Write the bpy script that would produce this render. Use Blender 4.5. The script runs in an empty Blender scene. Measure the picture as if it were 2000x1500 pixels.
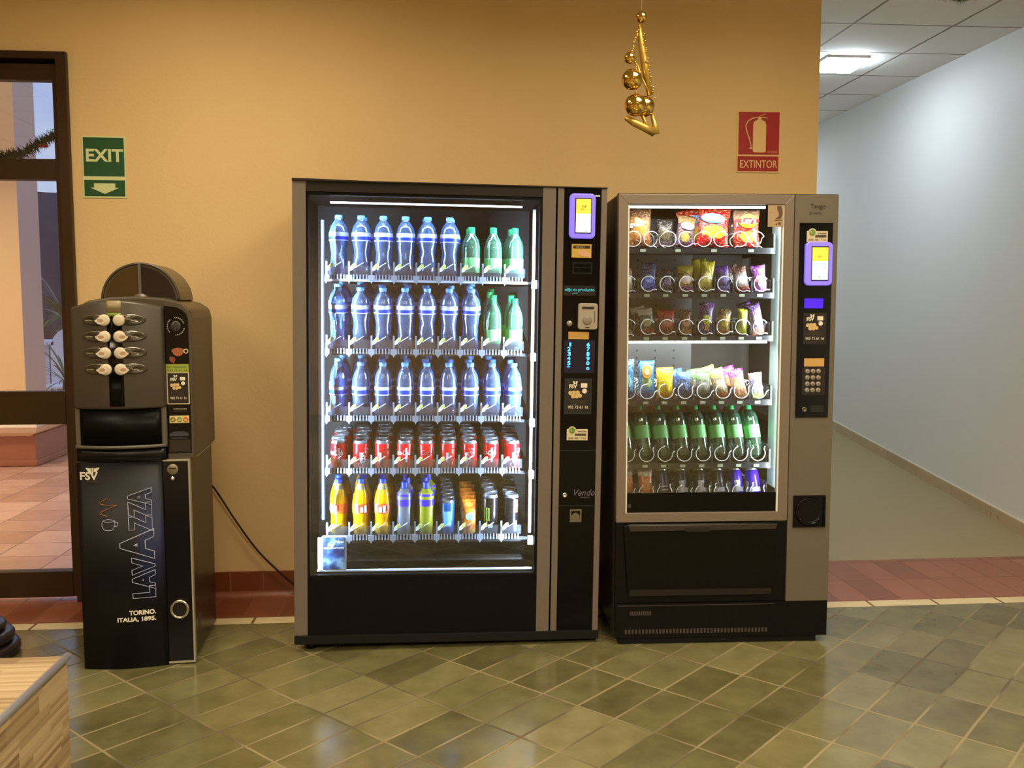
import bpy, bmesh, math, random
from mathutils import Matrix, Vector
from math import sin, cos, pi, radians
random.seed(7)
S = bpy.context.scene
COL = S.collection

# ------------------------------------------------------------------ camera, world, big lights, exposure
CAM_H, CAM_D = 1.3919, 4.4363
cd = bpy.data.cameras.new('camera')
cd.sensor_width = 36; cd.lens = 1806.0/2000*36; cd.clip_start = .05; cd.clip_end = 200
cam = bpy.data.objects.new('camera', cd); COL.objects.link(cam)
_p, _y, _r = .0848, .0802, -.0010
F = Vector((sin(_y)*cos(_p), cos(_y)*cos(_p), -sin(_p))); R = Vector((cos(_y), -sin(_y), 0)); U = R.cross(F)
R2 = cos(_r)*R + sin(_r)*U; U2 = -sin(_r)*R + cos(_r)*U
cam.matrix_world = Matrix(((R2.x, U2.x, -F.x, 0), (R2.y, U2.y, -F.y, -CAM_D), (R2.z, U2.z, -F.z, CAM_H), (0, 0, 0, 1)))
S.camera = cam
S.view_settings.view_transform = 'Standard'; S.view_settings.look = 'None'
S.view_settings.gamma = 1; S.view_settings.use_curve_mapping = False
S.view_settings.exposure = 0
S.cycles.transparent_max_bounces = 40
S.cycles.max_bounces = 8; S.cycles.sample_clamp_indirect = 4
S.cycles.caustics_reflective = False; S.cycles.caustics_refractive = False

def lin(c):
    return tuple((x/255/12.92 if x/255 <= .04045 else ((x/255+.055)/1.055)**2.4) for x in c)

w = bpy.data.worlds.new('sky'); S.world = w; w.use_nodes = True
wn = w.node_tree; bg = wn.nodes['Background']
wtc = wn.nodes.new('ShaderNodeTexCoord'); wns = wn.nodes.new('ShaderNodeTexNoise'); wcr = wn.nodes.new('ShaderNodeValToRGB')
wns.inputs['Scale'].default_value = 5; wns.inputs['Detail'].default_value = 4
wcr.color_ramp.elements[0].position = .4; wcr.color_ramp.elements[0].color = (*lin((176, 190, 250)), 1)
wcr.color_ramp.elements[1].position = .65; wcr.color_ramp.elements[1].color = (*lin((225, 232, 255)), 1)
wn.links.new(wtc.outputs['Generated'], wns.inputs['Vector']); wn.links.new(wns.outputs['Fac'], wcr.inputs['Fac'])
wn.links.new(wcr.outputs['Color'], bg.inputs['Color']); bg.inputs['Strength'].default_value = 1.15

def area(name, loc, rot, size, power, color, spread=180, sy=None):
    l = bpy.data.lights.new(name, 'AREA'); l.energy = power; l.color = color; l.size = size
    if sy: l.shape = 'RECTANGLE'; l.size_y = sy
    l.spread = radians(spread)
    o = bpy.data.objects.new(name, l); COL.objects.link(o); o.location = loc; o.rotation_euler = rot
    return o
WARM = (1, .84, .59)
area('lobby_lamp_light', (-.95, -1.35, 2.98), (radians(6), 0, 0), .6, 27, WARM, 157)
area('lobby_lamp_light', (-2.2, -3.2, 2.98), (0, 0, 0), .8, 46, WARM, 157)
area('lobby_lamp_light', (1.25, -2.0, 2.98), (radians(4), 0, 0), .9, 50, WARM, 157)
area('lobby_lamp_light', (1.2, -5.2, 2.98), (0, 0, 0), 1.2, 200, WARM, 157)
area('lobby_lamp_light', (-1.6, -6.2, 2.98), (0, 0, 0), 1.2, 165, WARM, 157)

# ------------------------------------------------------------------ material helpers
class NT:
    def __init__(s, name):
        s.m = bpy.data.materials.new(name); s.m.use_nodes = True
        s.t = s.m.node_tree; s.b = s.t.nodes['Principled BSDF']; s.out = s.t.nodes['Material Output']
    def n(s, typ, **kw):
        nd = s.t.nodes.new('ShaderNode'+typ)
        for k, v in kw.items():
            if isinstance(v, tuple) and len(v) == 3 and k == 'rgb': continue
            setattr(nd, k, v)
        return nd
    def set(s, sock, v):
        if isinstance(v, bpy.types.NodeSocket): s.t.links.new(v, sock)
        else:
            if sock.type == 'RGBA' and len(v) == 3: v = (*v, 1)
            sock.default_value = v
    def math(s, op, a, b=0.0, c=None, clamp=False):
        nd = s.t.nodes.new('ShaderNodeMath'); nd.operation = op; nd.use_clamp = clamp
        s.set(nd.inputs[0], a); s.set(nd.inputs[1], b)
        if c is not None: s.set(nd.inputs[2], c)
        return nd.outputs[0]
    def mix(s, fac, a, b, blend='MIX'):
        nd = s.t.nodes.new('ShaderNodeMix'); nd.data_type = 'RGBA'; nd.blend_type = blend
        s.set(nd.inputs[0], fac); s.set(nd.inputs[6], a); s.set(nd.inputs[7], b)
        return nd.outputs[2]
    def coord(s, kind='Object'):
        return s.t.nodes.new('ShaderNodeTexCoord').outputs[kind]
    def xyz(s, v):
        nd = s.t.nodes.new('ShaderNodeSeparateXYZ'); s.set(nd.inputs[0], v); return nd.outputs
    def vec(s, x, y, z=0.0):
        nd = s.t.nodes.new('ShaderNodeCombineXYZ'); s.set(nd.inputs[0], x); s.set(nd.inputs[1], y); s.set(nd.inputs[2], z)
        return nd.outputs[0]
    def noise(s, v, scale, detail=2, rough=.5):
        nd = s.t.nodes.new('ShaderNodeTexNoise'); s.set(nd.inputs['Vector'], v)
        nd.inputs['Scale'].default_value = scale; nd.inputs['Detail'].default_value = detail
        nd.inputs['Roughness'].default_value = rough
        return nd.outputs['Fac']
    def ramp(s, fac, stops):
        nd = s.t.nodes.new('ShaderNodeValToRGB'); s.set(nd.inputs[0], fac); cr = nd.color_ramp
        while len(cr.elements) < len(stops): cr.elements.new(.5)
        for e, (p, c) in zip(cr.elements, stops): e.position = p; e.color = (*c, 1)
        return nd.outputs[0]
    def range(s, v, a, b, c=0.0, d=1.0):
        nd = s.t.nodes.new('ShaderNodeMapRange'); s.set(nd.inputs[0], v)
        for i, x in enumerate((a, b, c, d)): nd.inputs[i+1].default_value = x
        return nd.outputs[0]
    def white(s, v):
        nd = s.t.nodes.new('ShaderNodeTexWhiteNoise'); s.set(nd.inputs['Vector'], v); return nd.outputs['Value']
    def bump(s, h, strength=.3, dist=.002):
        nd = s.t.nodes.new('ShaderNodeBump'); s.set(nd.inputs['Height'], h)
        nd.inputs['Strength'].default_value = strength; nd.inputs['Distance'].default_value = dist
        s.t.links.new(nd.outputs[0], s.b.inputs['Normal'])
    def base(s, c): s.set(s.b.inputs['Base Color'], c)
    def p(s, **kw):
        for k, v in kw.items(): s.set(s.b.inputs[k.replace('_', ' ')], v)
        return s

_mc = {}
def mat(name, c, rough=.5, metal=0.0, emit=0.0, alpha=1.0, spec=.5, ecol=None, coat=0.0):
    if name in _mc: return _mc[name]
    t = NT(name); cc = lin(c)
    v = t.noise(t.coord(), 30, 2)                      # slight procedural variation
    t.base(t.mix(t.range(v, .3, .7, 0, .06), cc, tuple(x*.75 for x in cc)))
    t.p(Roughness=rough, Metallic=metal, Alpha=alpha)
    t.b.inputs['Specular IOR Level'].default_value = spec
    if coat: t.b.inputs['Coat Weight'].default_value = coat
    if emit:
        t.set(t.b.inputs['Emission Color'], lin(ecol or c)); t.b.inputs['Emission Strength'].default_value = emit
    _mc[name] = t.m
    return t.m

def tile_mat(name, a, b, th, org, cols, grout, gw=.006, rough=.25, axes=(0, 1), mot=.5, bmp=.4, grout2=None, spec=.5, grough=.7):
    """grid of a x b tiles turned by th about org, in world/object metres"""
    t = NT(name); o = t.xyz(t.coord()); X, Y = o[axes[0]], o[axes[1]]
    dx = t.math('SUBTRACT', X, org[0]); dy = t.math('SUBTRACT', Y, org[1]); c, s = cos(th), sin(th)
    i = t.math('DIVIDE', t.math('SUBTRACT', t.math('MULTIPLY', dx, c), t.math('MULTIPLY', dy, s)), a)
    j = t.math('DIVIDE', t.math('ADD', t.math('MULTIPLY', dx, s), t.math('MULTIPLY', dy, c)), b)
    nz = t.noise(t.coord(), 14, 3)
    wob = t.math('MULTIPLY', t.math('SUBTRACT', nz, .5), .012)
    def edge(v, L):
        f = t.math('FRACT', t.math('ADD', v, wob)); f = t.math('MINIMUM', f, t.math('SUBTRACT', 1.0, f))
        return t.math('MULTIPLY', f, L)
    d = t.math('MINIMUM', edge(i, a), edge(j, b))
    g = t.range(d, gw*.35, gw*.65, 1.0, 0.0)
    cell = t.vec(t.math('FLOOR', i), t.math('FLOOR', j))
    rnd = t.white(cell)
    mo = t.noise(t.vec(t.math('ADD', X, t.math('MULTIPLY', rnd, 9.0)), Y), 7, 3, .6)
    f = t.math('ADD', t.math('MULTIPLY', rnd, 1-mot), t.math('MULTIPLY', mo, mot))
    n = len(cols)
    body = t.ramp(f, [(.2+.6*k/max(1, n-1), lin(cc)) for k, cc in enumerate(cols)])
    gr = lin(grout)
    if grout2: gr = t.ramp(t.noise(t.coord(), 2.2, 2), [(.42, lin(grout)), (.58, lin(grout2))])
    t.base(t.mix(g, body, gr))
    t.set(t.b.inputs['Roughness'], t.math('ADD', t.math('MULTIPLY', g, grough-rough), t.math('ADD', rough, t.math('MULTIPLY', t.math('SUBTRACT', mo, .5), .12))))
    t.b.inputs['Specular IOR Level'].default_value = spec
    h = t.math('SUBTRACT', t.math('ADD', t.math('MULTIPLY', mo, .25), t.math('MULTIPLY', t.noise(t.coord(), 4, 2), .4)), g)
    t.bump(h, bmp, .0015)
    return t.m

def clear_mat(name, tint, body, opac=.3, edge=.75, gloss=.08, rough=.12, emitless=True, boost=1.0):
    """thin clear plastic or glass: see-through, tinted, whiter towards its edges, glossy"""
    t = NT(name); t.t.nodes.remove(t.b)
    tr = t.n('BsdfTransparent'); t.set(tr.inputs[0], lin(tint))
    df = t.n('BsdfDiffuse'); t.set(df.inputs[0], lin(body))
    tl = t.n('BsdfTranslucent'); t.set(tl.inputs[0], lin(body))
    dm = t.n('MixShader'); dm.inputs[0].default_value = .5
    t.t.links.new(df.outputs[0], dm.inputs[1]); t.t.links.new(tl.outputs[0], dm.inputs[2])
    lw = t.n('LayerWeight'); lw.inputs[0].default_value = .5
    fac = t.range(lw.outputs['Facing'], .2, 1.0, opac, edge)
    m1 = t.n('MixShader'); t.set(m1.inputs[0], fac)
    t.t.links.new(tr.outputs[0], m1.inputs[1]); t.t.links.new(dm.outputs[0], m1.inputs[2])
    gl = t.n('BsdfGlossy'); gl.inputs['Roughness'].default_value = rough
    t.set(gl.inputs[0], (boost, boost, boost))
    m2 = t.n('MixShader'); t.set(m2.inputs[0], t.range(lw.outputs['Fresnel'], 0, 1, gloss, 1.0))
    lw.inputs[0].default_value = .35
    t.t.links.new(m1.outputs[0], m2.inputs[1]); t.t.links.new(gl.outputs[0], m2.inputs[2])
    t.t.links.new(m2.outputs[0], t.out.inputs[0])
    return t.m

# ------------------------------------------------------------------ mesh helpers
def box(bm, x0, x1, y0, y1, z0, z1, mi=0, bev=0.0):
    vs = [bm.verts.new(p) for p in ((x0, y0, z0), (x1, y0, z0), (x1, y1, z0), (x0, y1, z0), (x0, y0, z1), (x1, y0, z1), (x1, y1, z1), (x0, y1, z1))]
    fs = [bm.faces.new([vs[i] for i in q]) for q in ((0, 3, 2, 1), (4, 5, 6, 7), (0, 1, 5, 4), (1, 2, 6, 5), (2, 3, 7, 6), (3, 0, 4, 7))]
    for f in fs: f.material_index = mi
    if bev:
        es = list({e for f in fs for e in f.edges})
        r = bmesh.ops.bevel(bm, geom=es, offset=bev, segments=2, affect='EDGES', profile=.7)
        for f in r['faces']: f.material_index = mi
def lathe(bm, prof, seg=24, c=(0, 0, 0), axis='z', mi=0, pert=None, arc=2*pi, a0=0):
    rings = []
    closed = abs(arc-2*pi) < 1e-6
    for r, h in prof:
        ring = []
        for k in range(seg if closed else seg+1):
            a = a0+arc*k/seg; rr = r*(1+(pert(a, h) if pert else 0))
            x, y = rr*cos(a), rr*sin(a)
            p = (c[0]+x, c[1]+y, c[2]+h) if axis == 'z' else ((c[0]+x, c[1]+h, c[2]+y) if axis == 'y' else (c[0]+h, c[1]+x, c[2]+y))
            ring.append(bm.verts.new(p))
        rings.append(ring)
    for A, B in zip(rings, rings[1:]):
        n = len(A)
        for k in range(n if closed else n-1):
            f = bm.faces.new((A[k], A[(k+1) % n], B[(k+1) % n], B[k])); f.material_index = mi; f.smooth = True
    if closed:
        for ring, (r, h) in ((rings[0], prof[0]), (rings[-1], prof[-1])):
            if r > 1e-5:
                try: bm.faces.new(ring).material_index = mi
                except ValueError: pass
def tube(bm, pts, r, seg=8, mi=0, closed=False):
    pts = [Vector(p) for p in pts]; rings = []; n = len(pts); N = None
    for i, p in enumerate(pts):
        if closed: t = (pts[(i+1) % n]-pts[i-1]).normalized()
        else: t = (pts[min(i+1, n-1)]-pts[max(i-1, 0)]).normalized()
        if N is None:
            N = t.orthogonal().normalized()
        else:
            N = (N-t*N.dot(t)).normalized()
        B = t.cross(N); rr = r[i] if isinstance(r, (list, tuple)) else r
        rings.append([bm.verts.new(p+rr*(cos(2*pi*k/seg)*N+sin(2*pi*k/seg)*B)) for k in range(seg)])
    prs = list(zip(rings, rings[1:])) + ([(rings[-1], rings[0])] if closed else [])
    for A, B in prs:
        for k in range(seg):
            f = bm.faces.new((A[k], A[(k+1) % seg], B[(k+1) % seg], B[k])); f.smooth = True; f.material_index = mi
    if not closed: bm.faces.new(rings[0]); bm.faces.new(rings[-1])
def prism(bm, outline, y0, y1, mi=0):
    """outline of (x, z) pushed from y0 to y1"""
    A = [bm.verts.new((x, y0, z)) for x, z in outline]; B = [bm.verts.new((x, y1, z)) for x, z in outline]
    bm.faces.new(A).material_index = mi; bm.faces.new(list(reversed(B))).material_index = mi
    n = len(A)
    for k in range(n):
        bm.faces.new((A[k], B[k], B[(k+1) % n], A[(k+1) % n])).material_index = mi
def rrect(x0, x1, z0, z1, r, n=5):
    o = []
    for cx, cz, a in ((x1-r, z1-r, 0), (x0+r, z1-r, pi/2), (x0+r, z0+r, pi), (x1-r, z0+r, 3*pi/2)):
        for k in range(n+1): o.append((cx+r*cos(a+pi/2*k/n), cz+r*sin(a+pi/2*k/n)))
    return o
def disc(cx, cz, r, n=24): return [(cx+r*cos(2*pi*k/n), cz+r*sin(2*pi*k/n)) for k in range(n)]
def frame(bm, x0, x1, z0, z1, t, y0, y1, mi=0):
    box(bm, x0, x0+t, y0, y1, z0, z1, mi); box(bm, x1-t, x1, y0, y1, z0, z1, mi)
    box(bm, x0+t, x1-t, y0, y1, z0, z0+t, mi); box(bm, x0+t, x1-t, y0, y1, z1-t, z1, mi)

def obj(name, bm, mats, parent=None, smooth=False, mod=None):
    bmesh.ops.recalc_face_normals(bm, faces=bm.faces[:])
    me = bpy.data.meshes.new(name); bm.to_mesh(me); bm.free()
    for m in (mats if isinstance(mats, (list, tuple)) else [mats]): me.materials.append(m)
    if smooth:
        for p in me.polygons: p.use_smooth = True
    o = bpy.data.objects.new(name, me); COL.objects.link(o)
    if parent: o.parent = parent
    if mod: 
        md = o.modifiers.new('bevel', 'BEVEL'); md.width = mod; md.segments = 2; md.limit_method = 'ANGLE'
    return o
def tag(o, label, cat, group=None):
    o['label'] = label; o['category'] = cat
    if group: o['group'] = group
    return o
def empty(name, label, cat, M=None, group=None):
    o = bpy.data.objects.new(name, None); COL.objects.link(o); o.empty_display_size = .05
    if M is not None: o.matrix_world = M
    return tag(o, label, cat, group)
def struct(name, bm, mats, parent=None, **k):
    o = obj(name, bm, mats, parent, **k)
    if not parent: o['kind'] = 'structure'
    return o
def B(name, mats, parent, *boxes, bev=0.0, label=None):
    bm = bmesh.new()
    for b in boxes: box(bm, *b[:6], b[6] if len(b) > 6 else 0, bev)
    o = obj(name, bm, mats, parent)
    if label: o['label'] = label
    return o

def text(name, s, size, x, z, y, m, parent, outline=0.0, width=None, offset=0.0, shear=0.0, rot=0.0, align='LEFT', depth=.0006, arc=None):
    """raised lettering in the x-z plane facing -y; (x, z) is the baseline start"""
    c = bpy.data.curves.new(name, 'FONT'); c.body = s; c.size = size; c.offset = offset; c.shear = shear
    c.align_x = align; c.resolution_u = 3
    if outline: c.fill_mode = 'NONE'; c.bevel_depth = outline; c.bevel_resolution = 1
    else: c.extrude = depth
    o = bpy.data.objects.new(name, c); COL.objects.link(o)
    dg = bpy.context.evaluated_depsgraph_get()
    me = bpy.data.meshes.new_from_object(o.evaluated_get(dg)); bpy.data.objects.remove(o); bpy.data.curves.remove(c)
    me.materials.clear(); me.materials.append(m)
    xs = [v.co.x for v in me.vertices]
    if width and xs:
        k = width/(max(xs)-min(xs)); 
        for v in me.vertices: v.co.x *= k
    M = Matrix.Translation((x, y, z)) @ Matrix.Rotation(rot, 4, 'Y') @ Matrix.Rotation(pi/2, 4, 'X')
    me.transform(M)
    o = bpy.data.objects.new(name, me); COL.objects.link(o); o.parent = parent
    me.name = name
    return o
def copy_tree(o, M):
    c = o.copy(); COL.objects.link(c); c.matrix_world = M
    for ch in o.children:
        d = ch.copy(); COL.objects.link(d); d.parent = c
        for g in ch.children:
            e = g.copy(); COL.objects.link(e); e.parent = d
    return c
def place(x, y, yaw, roll, z0):
    return Matrix.Translation((x, y, z0)) @ Matrix.Rotation(yaw, 4, 'Z') @ Matrix.Rotation(roll, 4, 'Y')

# ------------------------------------------------------------------ shared materials
PLASTER = (255, 255, 255)
black = mat('black_plastic', (8, 7, 7), .4, spec=.2)
matte = mat('matte_black_sheet', (9, 8, 8), .6, spec=.25)
gloss = mat('gloss_black_panel', (5, 4, 6), .14, spec=.25)
silver = mat('painted_silver_sheet', (112, 102, 94), .45, .35)
chrome = mat('bright_metal', (205, 205, 205), .2, 1.0)
white = mat('white_plastic', (232, 230, 224), .45)
paper = mat('white_paper', (235, 228, 215), .7)
glass = clear_mat('window_glass', (238, 242, 240), (200, 205, 205), .0, .02, .016, .02)
# ------------------------------------------------------------------ the room
XC, XR, ZC = 1.847, 3.45, 3.02       # wall corner, corridor wall, ceiling
t = NT('floor_wall_plaster_ochre')
n1 = t.noise(t.coord(), 60, 4, .6); n2 = t.noise(t.coord(), 1.2, 2)
t.base(t.mix(t.range(n2, .3, .7), lin((226, 194, 144)), lin((218, 186, 136))))
t.p(Roughness=.75); t.b.inputs['Specular IOR Level'].default_value = .25; t.bump(n1, .35, .003)
ochre = t.m
t = NT('white_wall_paint')
n1 = t.noise(t.coord(), 45, 4, .6)
t.base(lin((222, 222, 218))); t.p(Roughness=.55); t.b.inputs['Specular IOR Level'].default_value = .4; t.bump(n1, .12, .002)
whitewall = t.m
green = tile_mat('green_glazed_floor_tiles', .1559, .3085, .7904, (.5871, -1.0183),
                 [(82, 77, 49), (100, 95, 62), (116, 110, 74), (132, 125, 90)], (88, 78, 58), .0085, .17, grout2=(138, 126, 94), bmp=.45, mot=.6, spec=.6)
terra = tile_mat('terracotta_floor_tiles', .1535, .31, 0, (2.192-.1535*20, 0), [(122, 66, 40), (146, 84, 56), (162, 98, 68)], (128, 84, 62), .006, .3, bmp=.3)
terra_out = tile_mat('outdoor_terracotta_tiles', .345, .30, 0, (-2.119, .534), [(172, 116, 88), (194, 138, 108), (210, 156, 126)], (128, 84, 70), .008, .32, bmp=.3)
cream = tile_mat('cream_border_tiles', .3145, .2, 0, (2.007, -.46), [(226, 206, 160), (238, 220, 176)], (120, 84, 50), .012, .3, mot=.7, bmp=.2)
skirtm = tile_mat('terracotta_skirting_tiles', .155, .4, 0, (-.997, -.1), [(112, 56, 26), (128, 66, 32)], (140, 88, 60), .006, .35, axes=(0, 2), bmp=.2)
basem = tile_mat('beige_skirting_tiles', .45, 9, 0, (.1, -4), [(176, 156, 122), (196, 176, 142)], (150, 124, 88), .004, .3, axes=(1, 2), bmp=.1)
ceilm = tile_mat('mineral_ceiling_tiles', .605, .585, 0, (2.42, .914), [(234, 232, 226), (238, 236, 230)], (140, 128, 112), .016, .8, bmp=.3, spec=.2)
rampm = mat('ramp_floor_covering', (156, 142, 106), .55)
terrafil = mat('terracotta_fillet', (142, 82, 52), .4)

bm = bmesh.new(); box(bm, -5, XR+.2, -9, -.40, -.06, 0); struct('floor', bm, green)
bm = bmesh.new(); box(bm, -5, XR+.2, -.40, -.32, -.06, 0); struct('trim_1', bm, cream)
bm = bmesh.new(); box(bm, -5, XR+.2, -.32, .36, -.06, 0); struct('floor_terracotta_border', bm, terra)
# outdoor paving seen through the glass door
bm = bmesh.new(); box(bm, -9, XC, .36, 12, -.08, -.004); struct('floor_terrace', bm, terra_out)
# back wall, with the opening of the glass door on the left
DX0, DX1, DZ = -2.75, -1.657, 2.529
bm = bmesh.new()
box(bm, -5, DX0, 0, .2, 0, ZC); box(bm, DX0, DX1, 0, .2, DZ, ZC); box(bm, DX1, XC, 0, .2, 0, ZC)
struct('wall_back', bm, ochre)
bm = bmesh.new(); box(bm, XC-.2, XC, .2, 5.2, 0, ZC); struct('wall_corridor_left', bm, whitewall)
bm = bmesh.new(); box(bm, XR, XR+.2, -9, 5.2, -.06, ZC); struct('wall_right', bm, whitewall)
bm = bmesh.new(); box(bm, XC-.2, XR+.2, 5.2, 5.4, 0, ZC); struct('wall_corridor_end', bm, whitewall)
bm = bmesh.new(); box(bm, -5.2, -5, -9, .2, 0, ZC); struct('wall_left', bm, ochre)
bm = bmesh.new(); box(bm, -5.2, XR+.2, -9.2, -9, -.06, ZC); struct('wall_front', bm, ochre)
bm = bmesh.new(); box(bm, -5.2, XR+.2, -9.2, .2, ZC, ZC+.1); box(bm, XC-.2, XR+.2, .2, 5.4, ZC, ZC+.1); struct('ceiling', bm, ceilm)
# ramp that climbs away down the corridor
RS = .104
bm = bmesh.new(); y0, y1 = .36, 5.2
v = [bm.verts.new(p) for p in ((XC, y0, -.02), (XR, y0, -.02), (XR, y1, -.02), (XC, y1, -.02), (XC, y0, 0), (XR, y0, 0), (XR, y1, RS*(y1-y0)), (XC, y1, RS*(y1-y0)))]
for q in ((0, 3, 2, 1), (4, 5, 6, 7), (0, 1, 5, 4), (1, 2, 6, 5), (2, 3, 7, 6), (3, 0, 4, 7)): bm.faces.new([v[i] for i in q])
struct('floor_ramp', bm, rampm)
def base_run(name, m, z0, h, th, y0, y1, slope0):
    bm = bmesh.new(); a = []
    ys = [y0, .36, y1] if y0 < .36 < y1 else [y0, y1]
    rows = []
    for y in ys:
        s = max(0, y-.36)*RS if slope0 else 0
        rows.append([bm.verts.new(p) for p in ((XR, y, s+z0), (XR-th, y, s+z0), (XR-th, y, s+z0+h), (XR, y, s+z0+h))])
    for P, Q in zip(rows, rows[1:]):
        for k in range(4): bm.faces.new((P[k], P[(k+1) % 4], Q[(k+1) % 4], Q[k]))
    bm.faces.new(rows[0]); bm.faces.new(list(reversed(rows[-1])))
    return struct(name, bm, m)
base_run('baseboard_right', basem, 0, .072, .012, -9, 5.2, 1)
base_run('trim_2', mat('white_caulk_line', (220, 214, 200), .5), .072, .006, .010, -9, 5.2, 1)
# terracotta skirting with its rounded foot
bm = bmesh.new(); box(bm, -1.655, XC, -.012, 0, .012, .121); bm2 = None
struct('baseboard_back', bm, skirtm)
bm = bmesh.new()
pr = [(0, 0)] + [(-.028+.028*(1-cos(a*pi/12)) - .0, .028-.028*sin(a*pi/12)) for a in range(0, 7)]
outl = [(-.012, 0), (-.04, 0)] + [(-.012-.028*(1-sin(a*pi/12)), .028*(1-cos(a*pi/12))) for a in range(1, 7)]
for xa, xb in ((-1.655, XC),):
    A = [bm.verts.new((xa, y, z)) for y, z in outl]; Bv = [bm.verts.new((xb, y, z)) for y, z in outl]
    bm.faces.new(A); bm.faces.new(list(reversed(Bv)))
    for k in range(len(A)): bm.faces.new((A[k], Bv[k], Bv[(k+1) % len(A)], A[(k+1) % len(A)]))
struct('trim_3', bm, terrafil)

# glass door in dark bronze frame
bronze = mat('dark_bronze_aluminium', (66, 46, 26), .4, .5)
bronze2 = mat('bronze_recess', (24, 15, 10), .6)
dr = bpy.data.objects.new('door_1', None); COL.objects.link(dr); dr['kind'] = 'structure'
B('door_frame', bronze, dr, (DX1-.045, DX1, -.03, .12, 0, DZ), (DX0, DX1-.045, -.03, .12, DZ-.032, DZ), (DX0, DX0+.045, -.03, .12, 0, DZ-.032),
  (DX0+.045, DX1-.045, .06, .12, DZ-.05, DZ-.032))
lx0, lx1 = DX0+.05, DX1-.05
B('door_stile', bronze, dr, (lx1-.022, lx1, .0, .05, .02, DZ-.05), (lx0, lx0+.022, .0, .05, .02, DZ-.05))
B('door_rail', bronze, dr, (lx0+.022, lx1-.022, .0, .05, 2.408, DZ-.05))
B('door_rail', bronze, dr, (lx0+.022, lx1-.022, -.002, .052, 1.965, 2.058))
B('door_rail', bronze, dr, (lx0+.022, lx1-.022, -.004, .054, .842, .996))
B('door_rail', bronze, dr, (lx0+.022, lx1-.022, -.004, .054, .02, .142))
for z0, z1 in ((2.058, 2.408), (.996, 1.965), (.142, .842)):
    B('glass_pane', glass, dr, (lx0+.022, lx1-.022, .024, .028, z0, z1))
B('door_recess', bronze2, dr, (DX0+.046, DX1-.046, .051, .056, DZ-.075, DZ-.033))
# ------------------------------------------------------------------ outside the glass door
pil = empty('pillar', 'orange terrace pillar with daylight painted on its side seen through the glass door', 'pillar', Matrix.Translation((-3.9, 4.1, 0)))
orange = mat('orange_render', (226, 184, 130), .8); lilac = mat('daylit_render', (206, 180, 164), .8)  # pillar side gets a paler colour that stands in for daylight
PXR = .30
B('pillar_face', orange, pil, (-.9, PXR-.002, -.15, .27, .45, 4.6))
B('pillar_side', lilac, pil, (PXR-.002, PXR, -.15, .27, .45, 4.6), label='side of the pillar coloured pale for daylight, facing the garden')
mould = mat('cream_moulding', (238, 214, 180), .7); pl_ = mat('red_plinth_tiles', (158, 84, 56), .4)
bm = bmesh.new()
for d_, z_ in zip((.02, .10, .12, .10, .0), (.27, .31, .36, .41, .50)):
    pass
lv = [(.02, .26), (.09, .30), (.115, .35), (.10, .40), (.02, .46)]
rings = [[bm.verts.new(p) for p in ((-.9, -.22-d_, z_), (PXR+.04+d_, -.22-d_, z_), (PXR+.04+d_, .5+d_, z_), (-.9, .5+d_, z_))] for d_, z_ in lv]
for A_, C_ in zip(rings, rings[1:]):
    for k in range(4): bm.faces.new((A_[k], A_[(k+1) % 4], C_[(k+1) % 4], C_[k]))
bm.faces.new(rings[0]); bm.faces.new(list(reversed(rings[-1])))
obj('moulding', bm, mould, pil)
B('plinth', pl_, pil, (-.9, PXR+.10, -.245, .56, 0, .27)); B('plinth_foot', pl_, pil, (-.9, PXR+.115, -.26, .575, 0, .05), bev=.01)
lamp = empty('wall_lamp', 'round frosted wall lamp on the orange terrace pillar', 'lamp', Matrix.Translation((-3.77, 4.07, 1.98)))
bm = bmesh.new(); lathe(bm, [(.0001, -.1), (.05, -.095), (.1, -.075), (.13, -.04), (.14, -.005)], 24, axis='y'); obj('lamp_shade', bm, mat('frosted_glass', (205, 195, 160), .5), lamp)
bm = bmesh.new(); lathe(bm, [(.145, -.012), (.15, 0.0), (.145, .005)], 24, axis='y'); obj('lamp_rim', bm, mat('lamp_metal', (150, 140, 120), .5), lamp)
area('terrace_lamp_light', (-4.2, 2.0, 3.4), (radians(-20), 0, 0), .6, 170, (1, .86, .64), 170)
B('rock_hill', mat('grey_rock', (92, 82, 92), .9), None, (-9, -8.9, 12, 12.1, 0, .1)).name = 'x'
bpy.data.objects.remove(bpy.data.objects['x'])
bm = bmesh.new()
N = 26; g = [[None]*12 for _ in range(N+1)]
for i in range(N+1):
    for j in range(12):
        x = -8.5+i*.18; f = j/11; top = 1.95+.75*max(0, 1-abs((x+6.05)/1.6))+.1*sin(i*1.7)+.06*sin(i*3.1)
        if x < -6.66: top = 3.4
        g[i][j] = bm.verts.new((x, 12+.8*f*f+.12*sin(i*2.3+j), top*f*1.0))
for i in range(N):
    for j in range(11): bm.faces.new((g[i][j], g[i+1][j], g[i+1][j+1], g[i][j+1]))
tag(obj('rock_hill', bm, mat('grey_rock', (92, 82, 92), .9), None, True), 'grey rocky slope behind the terrace palms, beyond the glass door', 'hill')
def leaf(bm, base, yaw, elev, L, wd, droop=.5, n=6):
    p = Vector(base); prev = None
    for k in range(n+1):
        f = k/n; e = elev-droop*f*1.6
        d = Vector((cos(yaw)*cos(e), sin(yaw)*cos(e), sin(e)))
        side = Vector((-sin(yaw), cos(yaw), 0)); ww = wd*(.35+1.3*f)*(1-f)**.6+.001
        a, b = bm.verts.new(p-side*ww), bm.verts.new(p+side*ww)
        if prev: bm.faces.new((prev[0], prev[1], b, a))
        prev = (a, b); p = p+d*(L/n)
lf = NT('palm_leaf_green'); lf.base(lf.mix(lf.noise(lf.coord(), 8, 2), lin((38, 62, 38)), lin((120, 140, 100)))); lf.p(Roughness=.45)
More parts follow.
